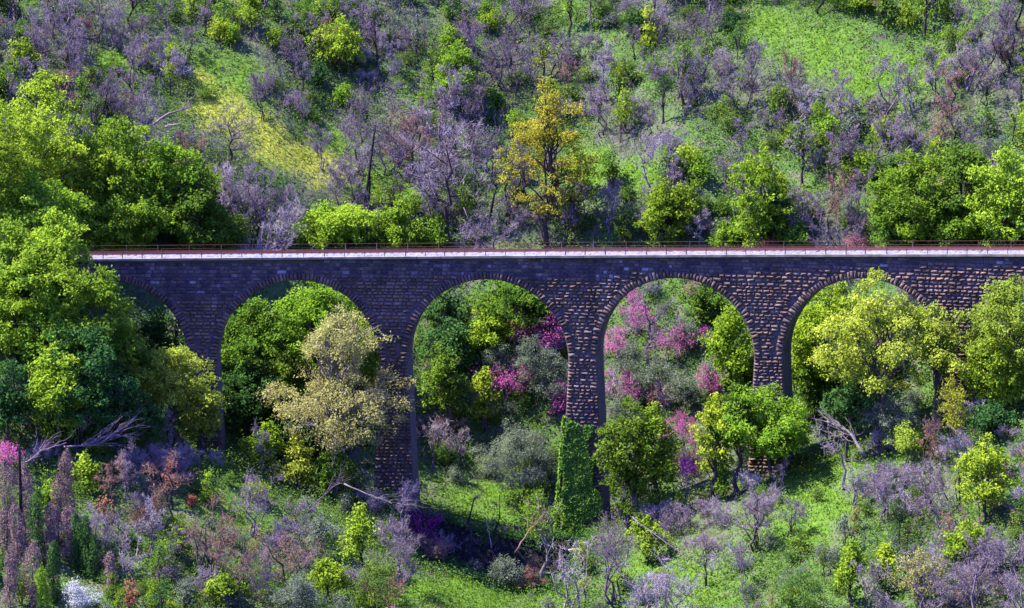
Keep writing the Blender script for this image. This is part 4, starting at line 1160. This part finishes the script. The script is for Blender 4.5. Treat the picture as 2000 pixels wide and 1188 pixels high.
MATW = {('bark', 'twig'): 'dark-stemmed grey-mauve', ('charred', 'twig'): 'black-stemmed', ('grey_bark', 'twig'): 'grey-mauve', ('grey_bark', 'pale_twig'): 'pale lilac', ('bark', 'brown_twig'): 'brown-tinged',
        (None, 'mid'): 'mid green', (None, 'dark'): 'dark green', (None, 'blue'): 'blue-green', (None, 'fresh'): 'fresh green', (None, 'yellowgreen'): 'yellow-green', (None, 'olive'): 'grey-green',
        (None, 'rustleaf'): 'rust-tinted', (None, 'pink'): 'pink-tinged', (None, 'oliveyellow'): 'olive-yellow', (None, 'beige'): 'straw-coloured', (None, 'magenta'): 'magenta'}
FORM = {'bareL': 'leafless tree', 'bareM': 'small leafless tree', 'bareS': 'leafless shrub', 'bush': 'rounded bush', 'tallbush': 'upright shrub', 'soft': 'soft shrub', 'sapling': 'young leafy tree'}
PLANTS = []
def plant(key, mats, P, sc, sz=None):
    i = int(SR.integers(len(PROT[key])))
    ms = variant(key, i, mats)
    nm, cat, parts = KIND[key]
    o = put(nm, ms[:2], P, None, cat, None, (sc, sc, sz or sc * SR.uniform(.85, 1.2)), SR.uniform(0, 2 * pi), parts)
    PLANTS.append((o, key, mats, P, sc))
    return o
def pick(lst, w):
    return lst[int(SR.choice(len(lst), p=np.array(w) / sum(w)))]
BAREM = [('bark', 'twig'), ('charred', 'twig'), ('grey_bark', 'twig'), ('grey_bark', 'pale_twig'), ('bark', 'brown_twig')]
GREEN = [(None, 'mid'), (None, 'blue'), (None, 'fresh'), (None, 'dark'), (None, 'yellowgreen'), (None, 'olive')]
taken = []
def free(px, py, dmin):
    for a, b in taken:
        if abs(a - px) < dmin and (a - px) ** 2 + (b - py) ** 2 < dmin * dmin: return False
    taken.append((px, py)); return True
def scatter(n, box, dmin, chooser, tries=10):
    PX = SR.uniform(box[0], box[2], n * tries); PY = SR.uniform(box[1], box[3], n * tries)
    G = ground_hit(PX, PY); okk = np.isfinite(G).all(1); G[~okk] = 0
    VV = G[:, 1] - bridge_Y(G[:, 0]); okk &= ~((VV > -3) & (VV < 7.5))
    G[:, 2] = terrain(G[:, 0], G[:, 1])
    BB = region(G, BARE); MM = np.maximum(region(G, MEADOW), region(G, YELLOW)); k = 0
    for i in np.flatnonzero(okk):
        if k >= n: break
        c = chooser(BB[i], MM[i], PX[i], PY[i])
        if c is None or not free(PX[i], PY[i], dmin): continue
        plant(c[0], c[1], G[i].copy(), c[2], c[3] if len(c) > 3 else None); k += 1
CLEAR = YELLOW + [(1590, 85, 130, 52, 12), (450, 150, 60, 40, 40)]
def open_above(px, py):
    return max(float(ell(px, py - d, *e)) for e in CLEAR for d in (0, 30, 60, 85))
def hill(b, m, px, py):
    if m > .6 and SR.random() < .8: return None
    if open_above(px, py) > .3 and SR.random() < .9: return None
    if SR.random() < .34 + .42 * b:
        key = pick(['bareL', 'bareM', 'bareS'], [2.4, 4, 1.6])
        return key, pick(BAREM, [3, 2, 3, 1.6, .6]), SR.uniform(.75, 1.3)
    key = pick(['bush', 'tallbush', 'soft', 'sapling'], [4, 2, 1.5, 1])
    return key, pick(GREEN, [3, 3.0, 3.4, 1.2, 1.6, .8]) if key != 'soft' else pick([(None, 'olive'), (None, 'blue'), (None, 'mid')], [1, 2, 1.5]), SR.uniform(.7, 1.5)
scatter(640, (-60, -40, 2060, 490), 16, hill)
def under(b, m, px, py):
    if m > .5 and SR.random() < .8: return None
    if SR.random() < .25: return pick(['bareM', 'bareS'], [1, 2]), pick(BAREM, [1, .5, 3, 2, 1]), SR.uniform(.6, 1.1)
    key = pick(['bush', 'tallbush', 'soft'], [2, 1, 4])
    return key, (None, pick(['olive', 'blue', 'mid', 'dark'], [4, 2, 1, 1])), SR.uniform(.5, 1.0)
scatter(110, (380, 560, 1800, 1010), 22, under)
def front(b, m, px, py):
    if px < 195 and py > 890 and SR.random() < .88: return None
    stream_shade = 770 < px < 1110 and 1030 < py < 1125
    if m > .5 and SR.random() < .88: return None
    if SR.random() < .2 + .65 * b:
        return pick(['bareM', 'bareS'], [2, 4]), pick(BAREM, [1.8, 1, 3, 2, 1.6]), SR.uniform(.7, 1.25)
    key = pick(['bush', 'tallbush', 'soft', 'sapling'], [2.4, 1.2, 3.6, .8])
    if 760 < px < 1110 and py > 1000 and not stream_shade and SR.random() < .4: return 'soft', (None, 'olive'), SR.uniform(.4, .7)
    if stream_shade: return 'bush', pick([(None, 'dark'), (None, 'mid')], [3, 1]), SR.uniform(.5, .8)
    return key, pick(GREEN + [(None, 'oliveyellow'), (None, 'rustleaf'), (None, 'pink'), (None, 'beige')], [2, 2, 2.2, .8, 1.6, 2.5, .7, .35, .25, .3]) if key != 'soft' else pick([(None, 'olive'), (None, 'blue'), (None, 'mid')], [4, 2, 1]), SR.uniform(.5, 1.05)
scatter(350, (-40, 790, 2040, 1230), 18, front)
proto('blossom', lambda r: leafy_tree(r, 3.6, 3.2, .9, 'magenta', bark='grey_bark', leaf=.17, per=2.2, nleaf=5, spread=.24, rr=(.05, .12), nb=34, nl=12, kids=3, stems=3, r0=.07, inner=.3, top=1.0), 4)
KIND['blossom'] = ('blossom_tree', 'tree', ('trunk', 'crown')); FORM['blossom'] = 'small blossom tree'; MATW[(None, 'violet')] = 'violet'
def bloom(b, m, px, py): return 'blossom', (None, pick(['magenta', 'pink'], [3, 1])), SR.uniform(.35, .75)
scatter(11, (1185, 590, 1430, 800), 24, bloom, 30)
scatter(9, (960, 610, 1105, 800), 24, bloom, 30)
scatter(6, (1290, 840, 1420, 930), 24, bloom, 30)
# labels by what stands next to each plant
LMX = np.array([l[0] for l in LANDMARKS]); LMY = np.array([l[1] for l in LANDMARKS])
CAND = [i for i, l in enumerate(LANDMARKS) if l[2].startswith('the ') and len(l[2].split()) <= 6]
def relation(px, py):
    ci = min(CAND, key=lambda i: (LMX[i] - px) ** 2 + 1.4 * (LMY[i] - py) ** 2)
    dx, dy = px - LMX[ci], py - LMY[ci]
    dist = math.hypot(dx, dy)
    if dist < 60: w = 'right beside'
    elif abs(dx) > 1.6 * abs(dy): w = 'to the right of' if dx > 0 else 'to the left of'
    elif abs(dy) > 1.6 * abs(dx): w = 'downhill from' if dy > 0 else 'uphill from'
    else: w = ('below' if dy > 0 else 'above') + (' and right of' if dx > 0 else ' and left of')
    far = 'close ' if 60 <= dist < 110 and w[:2] == 'to' else 'well ' if dist > 200 and w[:2] != 'ri' else ''
    return far + w + ' ' + LANDMARKS[ci][2]
groups = {}
for o, key, mats, P, sc in PLANTS:
    px, py = proj(np.asarray(P)); rel = relation(float(px), float(py) - 20)
    size = 'low ' if sc < .65 else 'large ' if sc > 1.1 else ''
    base = f'{size}{MATW[mats]} {FORM[key]} {rel}'
    if len(base.split()) > 14: base = base.replace(' well ', ' ').replace(' close to ', ' to ').replace('small ', '').replace('dark-stemmed ', '')
    if len(base.split()) > 14: base = base[len(size):]
    base = base.replace('magenta small blossom', 'small magenta blossom').replace('pink-tinged small blossom', 'small dusky pink blossom')
    base = base[0].lower() + base[1:]
    groups.setdefault(base, []).append((float(px), float(py), o))
ORD = ['first', 'second', 'third', 'fourth', 'fifth', 'sixth', 'seventh', 'eighth', 'ninth', 'tenth']
for base, L_ in groups.items():
    if len(L_) == 1: L_[0][2]['label'] = base
    else:
        L_.sort(key=lambda q: q[0])
        for i, (a, b, o) in enumerate(L_):
            t = 'higher' if len(L_) == 2 and b == min(q[1] for q in L_) else 'lower' if len(L_) == 2 else (ORD[i] + ' rightward')
            if 'rightward' in t and len(base.split()) <= 13: t = ORD[i] + ' from left'
            o['label'] = f'{base}, {t}' + (' one' if len(L_) == 2 else '')
for o, key, mats, P, sc in PLANTS:
    back = P[1] > float(bridge_Y(P[0]))
    o['group'] = {'bareL': 'leafless trees', 'bareM': 'leafless trees', 'bareS': 'leafless shrubs', 'bush': 'bushes', 'tallbush': 'upright shrubs', 'soft': 'soft shrubs', 'sapling': 'young trees', 'blossom': 'small blossom trees'}[key] + (' on the hillside behind the viaduct' if back else ' on the slope before the viaduct')
# ------------------------------------------------------------------ grass, herbs and brushwood nobody could count
def ground_pts(n, rng):
    X = rng.uniform(-68, 68, n); Y = rng.uniform(-50, 92, n)
    v = Y - bridge_Y(X)
    k = ~((v > -.3) & (v < WID + .6) & (deck_of_X(X) - terrain(X, Y) < 2.0))
    k &= ~((np.abs(X + 2.2) < 9) & (v < -1.2) & (v > -12.5))
    X, Y = X[k], Y[k]
    P = np.stack([X, Y, terrain(X, Y)], 1)
    px, py = proj(P); k = (px > -120) & (px < 2120) & (py > -100) & (py < 1290)
    return P[k]
def stuff(name, V, F, mat, attrs, label=None):
    o = obj(name, mesh_np(name, V, F, M[mat], False, attrs)); tag(o, label, None, None, 'stuff'); return o
gr = np.random.default_rng(31)
P = ground_pts(330000, gr); me_ = np.maximum(region(P, MEADOW), region(P, YELLOW)); ba = region(P, BARE)
yel = region(P, YELLOW)
k = gr.random(len(P)) < .28 + .72 * me_ - .05 * ba
P, yel, me_ = P[k], yel[k], me_[k]
def blades(P, h, wd, rng, lean=.45):
    n = len(P); a = rng.uniform(0, 2 * pi, n); hh = h * rng.uniform(.5, 1.4, n)
    side = np.stack([np.cos(a), np.sin(a), np.zeros(n)], 1) * (wd * rng.uniform(.6, 1.4, n))[:, None]
    tip = P + np.stack([rng.normal(0, lean, n) * hh, rng.normal(0, lean, n) * hh, hh], 1)
    V = np.stack([P - side, P + side, tip], 1).reshape(-1, 3); V[:, 2] -= .02
    return V, np.arange(n * 3).reshape(n, 3)
big = noise(P[:, 0] / 3, P[:, 1] / 3, 2)
ti = np.clip(.5 + big * .8 + gr.normal(0, .2, len(P)), 0, 1)
M['grass'] = leaf_mat('grass_blade', (.038, .085, .009), (.092, .155, .013), .25)
M['drygrass'] = leaf_mat('dry_yellow_grass', (.12, .16, .02), (.27, .28, .04), .35)
y = yel > gr.random(len(P)) * .6 + .15
V, F = blades(P[~y], .30, .05, gr); stuff('grass', V, F, 'grass', {'tint': ('FACE', ti[~y])})
V, F = blades(P[y], .34, .05, gr); stuff('dry_grass', V, F, 'drygrass', {'tint': ('FACE', ti[y])})
def herb(n, sel, mat, name, size, h, seed):
    rng = np.random.default_rng(seed)
    P = ground_pts(n, rng); w = sel(P); P = P[rng.random(len(P)) < w]
    q = np.repeat(P, 6, 0) + np.stack([rng.normal(0, .22, len(P) * 6), rng.normal(0, .22, len(P) * 6), np.abs(rng.normal(0, h, len(P) * 6)) + .03], 1)
    nn = unit(np.array([0, -.2, 1.0]) + rng.normal(size=q.shape) * .6)
    t = np.clip(np.repeat(rng.random(len(P)), 6) * .8 + rng.random(len(q)) * .2, 0, 1)
    me = leaves_mesh(name, q, nn, size, t, M[mat], rng); o = obj(name, me); tag(o, kind='stuff')
nz = lambda P, s, k: noise(P[:, 0] / s + 7 * k, P[:, 1] / s, k)
herb(120000, lambda P: np.clip(.60 + 1.4 * nz(P, 5, 1), 0, 1) * (1 - .15 * region(P, BARE)) * (1 - .85 * np.maximum(region(P, MEADOW), region(P, YELLOW))), 'mid', 'undergrowth', .24, .55, 1)
herb(110000, lambda P: np.clip(.42 + 1.6 * nz(P, 4, 2), 0, 1) * (1 - .15 * region(P, BARE)) * (1 - .8 * np.maximum(region(P, MEADOW), region(P, YELLOW))), 'blue', 'blue_undergrowth', .22, .65, 2)
herb(50000, lambda P: np.clip(.22 + 1.6 * nz(P, 6, 3), 0, 1) * (1 - .1 * region(P, BARE)), 'mid', 'leafy_undergrowth', .22, .5, 3)
def trench_herb():  # undergrowth in dark leaf colour, added to deepen the painted trench shade
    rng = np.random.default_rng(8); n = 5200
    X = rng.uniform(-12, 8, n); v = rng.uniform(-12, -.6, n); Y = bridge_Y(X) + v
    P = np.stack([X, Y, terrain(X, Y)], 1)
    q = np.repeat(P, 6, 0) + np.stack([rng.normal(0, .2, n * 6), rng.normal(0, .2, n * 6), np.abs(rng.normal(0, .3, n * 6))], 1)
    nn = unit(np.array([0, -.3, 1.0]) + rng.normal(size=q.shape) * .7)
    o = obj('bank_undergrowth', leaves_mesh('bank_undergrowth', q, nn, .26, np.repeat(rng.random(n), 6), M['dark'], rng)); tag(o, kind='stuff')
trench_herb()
def brush(n, sel, mat, name, seed, ln, w):
    rng = np.random.default_rng(seed)
    P = ground_pts(n, rng); P = P[rng.random(len(P)) < sel(P)]
    A = np.repeat(P, 5, 0) + rng.normal(0, .18, (len(P) * 5, 3)); A[:, 2] += .05 + np.abs(rng.normal(0, .35, len(A)))
    d = unit(rng.normal(size=A.shape) * .75 + [0, 0, .8]); B = A + d * (ln * rng.uniform(.4, 1.3, len(A)))[:, None]
    V, T = strips(A, B, w, rng); stuff(name, V, T, mat, None)
brush(60000, lambda P: np.clip(.08 + .45 * region(P, BARE) + .8 * nz(P, 5, 3), 0, 1) * (1 - .9 * np.maximum(region(P, MEADOW), region(P, YELLOW))), 'twig', 'brushwood', 5, .75, .034)
brush(20000, lambda P: np.clip(-.05 + .5 * region(P, BARE) + 1.2 * nz(P, 6, 1), 0, 1) * (1 - .8 * np.maximum(region(P, MEADOW), region(P, YELLOW))) * (P[:, 1] < 0), 'brown_twig', 'dry_brushwood', 6, .7, .034)

def thicket():
    rng = np.random.default_rng(17)
    P = ground_pts(42000, rng); P = P[P[:, 1] > bridge_Y(P[:, 0]) + 9]
    w = np.clip(.02 + .75 * region(P, BARE) + .9 * nz(P, 4, 0), 0, 1) * (1 - .95 * np.maximum(region(P, MEADOW), region(P, YELLOW)))
    P = P[rng.random(len(P)) < w]
    h = rng.uniform(.9, 2.9, len(P)); T = P + np.stack([rng.normal(0, .16, len(P)) * h, rng.normal(0, .16, len(P)) * h, h], 1)
    A = [P - [0, 0, .1]]; B = [T]
    for k in range(5):
        q = rng.uniform(.3, .95, len(P))[:, None]; s_ = P + (T - P) * q
        d = unit(rng.normal(size=P.shape) * [.6, .6, .3] + [0, 0, .8]); A.append(s_); B.append(s_ + d * (h * rng.uniform(.15, .4, len(P)))[:, None])
    V, F = strips(np.concatenate(A), np.concatenate(B), .034, rng); stuff('thicket', V, F, 'twig', None)
thicket()


# ------------------------------------------------------------------ light, sky, camera
EL = 55.0; AZ = 2.6          # sun to the side, a touch behind the plane of the bridge
sd = mathutils.Vector((-cos(radians(EL)) * cos(radians(AZ)), cos(radians(EL)) * sin(radians(AZ)), sin(radians(EL))))
sun = bpy.data.lights.new('sun', 'SUN'); sun.energy = 4.8; sun.angle = radians(.53); sun.color = (1.0, .92, .76)
so = bpy.data.objects.new('sun', sun); COL.objects.link(so); so.rotation_euler = sd.to_track_quat('Z', 'Y').to_euler(); so.location = (-60, 0, 120)
w = bpy.data.worlds.new('World'); S.world = w; w.use_nodes = True
nt = w.node_tree; nt.nodes.clear()
sky = nt.nodes.new('ShaderNodeTexSky'); sky.sky_type = 'NISHITA'; sky.sun_disc = False
sky.sun_elevation = radians(EL); sky.sun_rotation = radians(270 + AZ); sky.ozone_density = 6.0; sky.air_density = 1.0; sky.dust_density = 0.3
bg = nt.nodes.new('ShaderNodeBackground'); bg.inputs['Strength'].default_value = .13
wo = nt.nodes.new('ShaderNodeOutputWorld')
tn = nt.nodes.new('ShaderNodeMix'); tn.data_type = 'RGBA'; tn.blend_type = 'MULTIPLY'; tn.inputs[0].default_value = 1.0
tn.inputs[7].default_value = (.68, .56, 1.6, 1)      # blue-violet tint added to the clear sky to colour the shade
nt.links.new(sky.outputs['Color'], tn.inputs[6]); nt.links.new(tn.outputs[2], bg.inputs['Color']); nt.links.new(bg.outputs['Background'], wo.inputs['Surface'])
cam = bpy.data.cameras.new('camera'); cam.sensor_width = 36; cam.lens = 36 * FX / 2000; cam.clip_end = 6000; cam.clip_start = 1
co = bpy.data.objects.new('camera', cam); COL.objects.link(co); co.location = CAM
co.rotation_euler = (pi / 2 - PITCH, 0, 0)
S.camera = co
S.view_settings.view_transform = 'Standard'; S.view_settings.look = 'None'; S.view_settings.exposure = 2.25; S.view_settings.gamma = 1
S.cycles.max_bounces = 5; S.cycles.diffuse_bounces = 3; S.cycles.transmission_bounces = 3; S.cycles.use_denoising = True
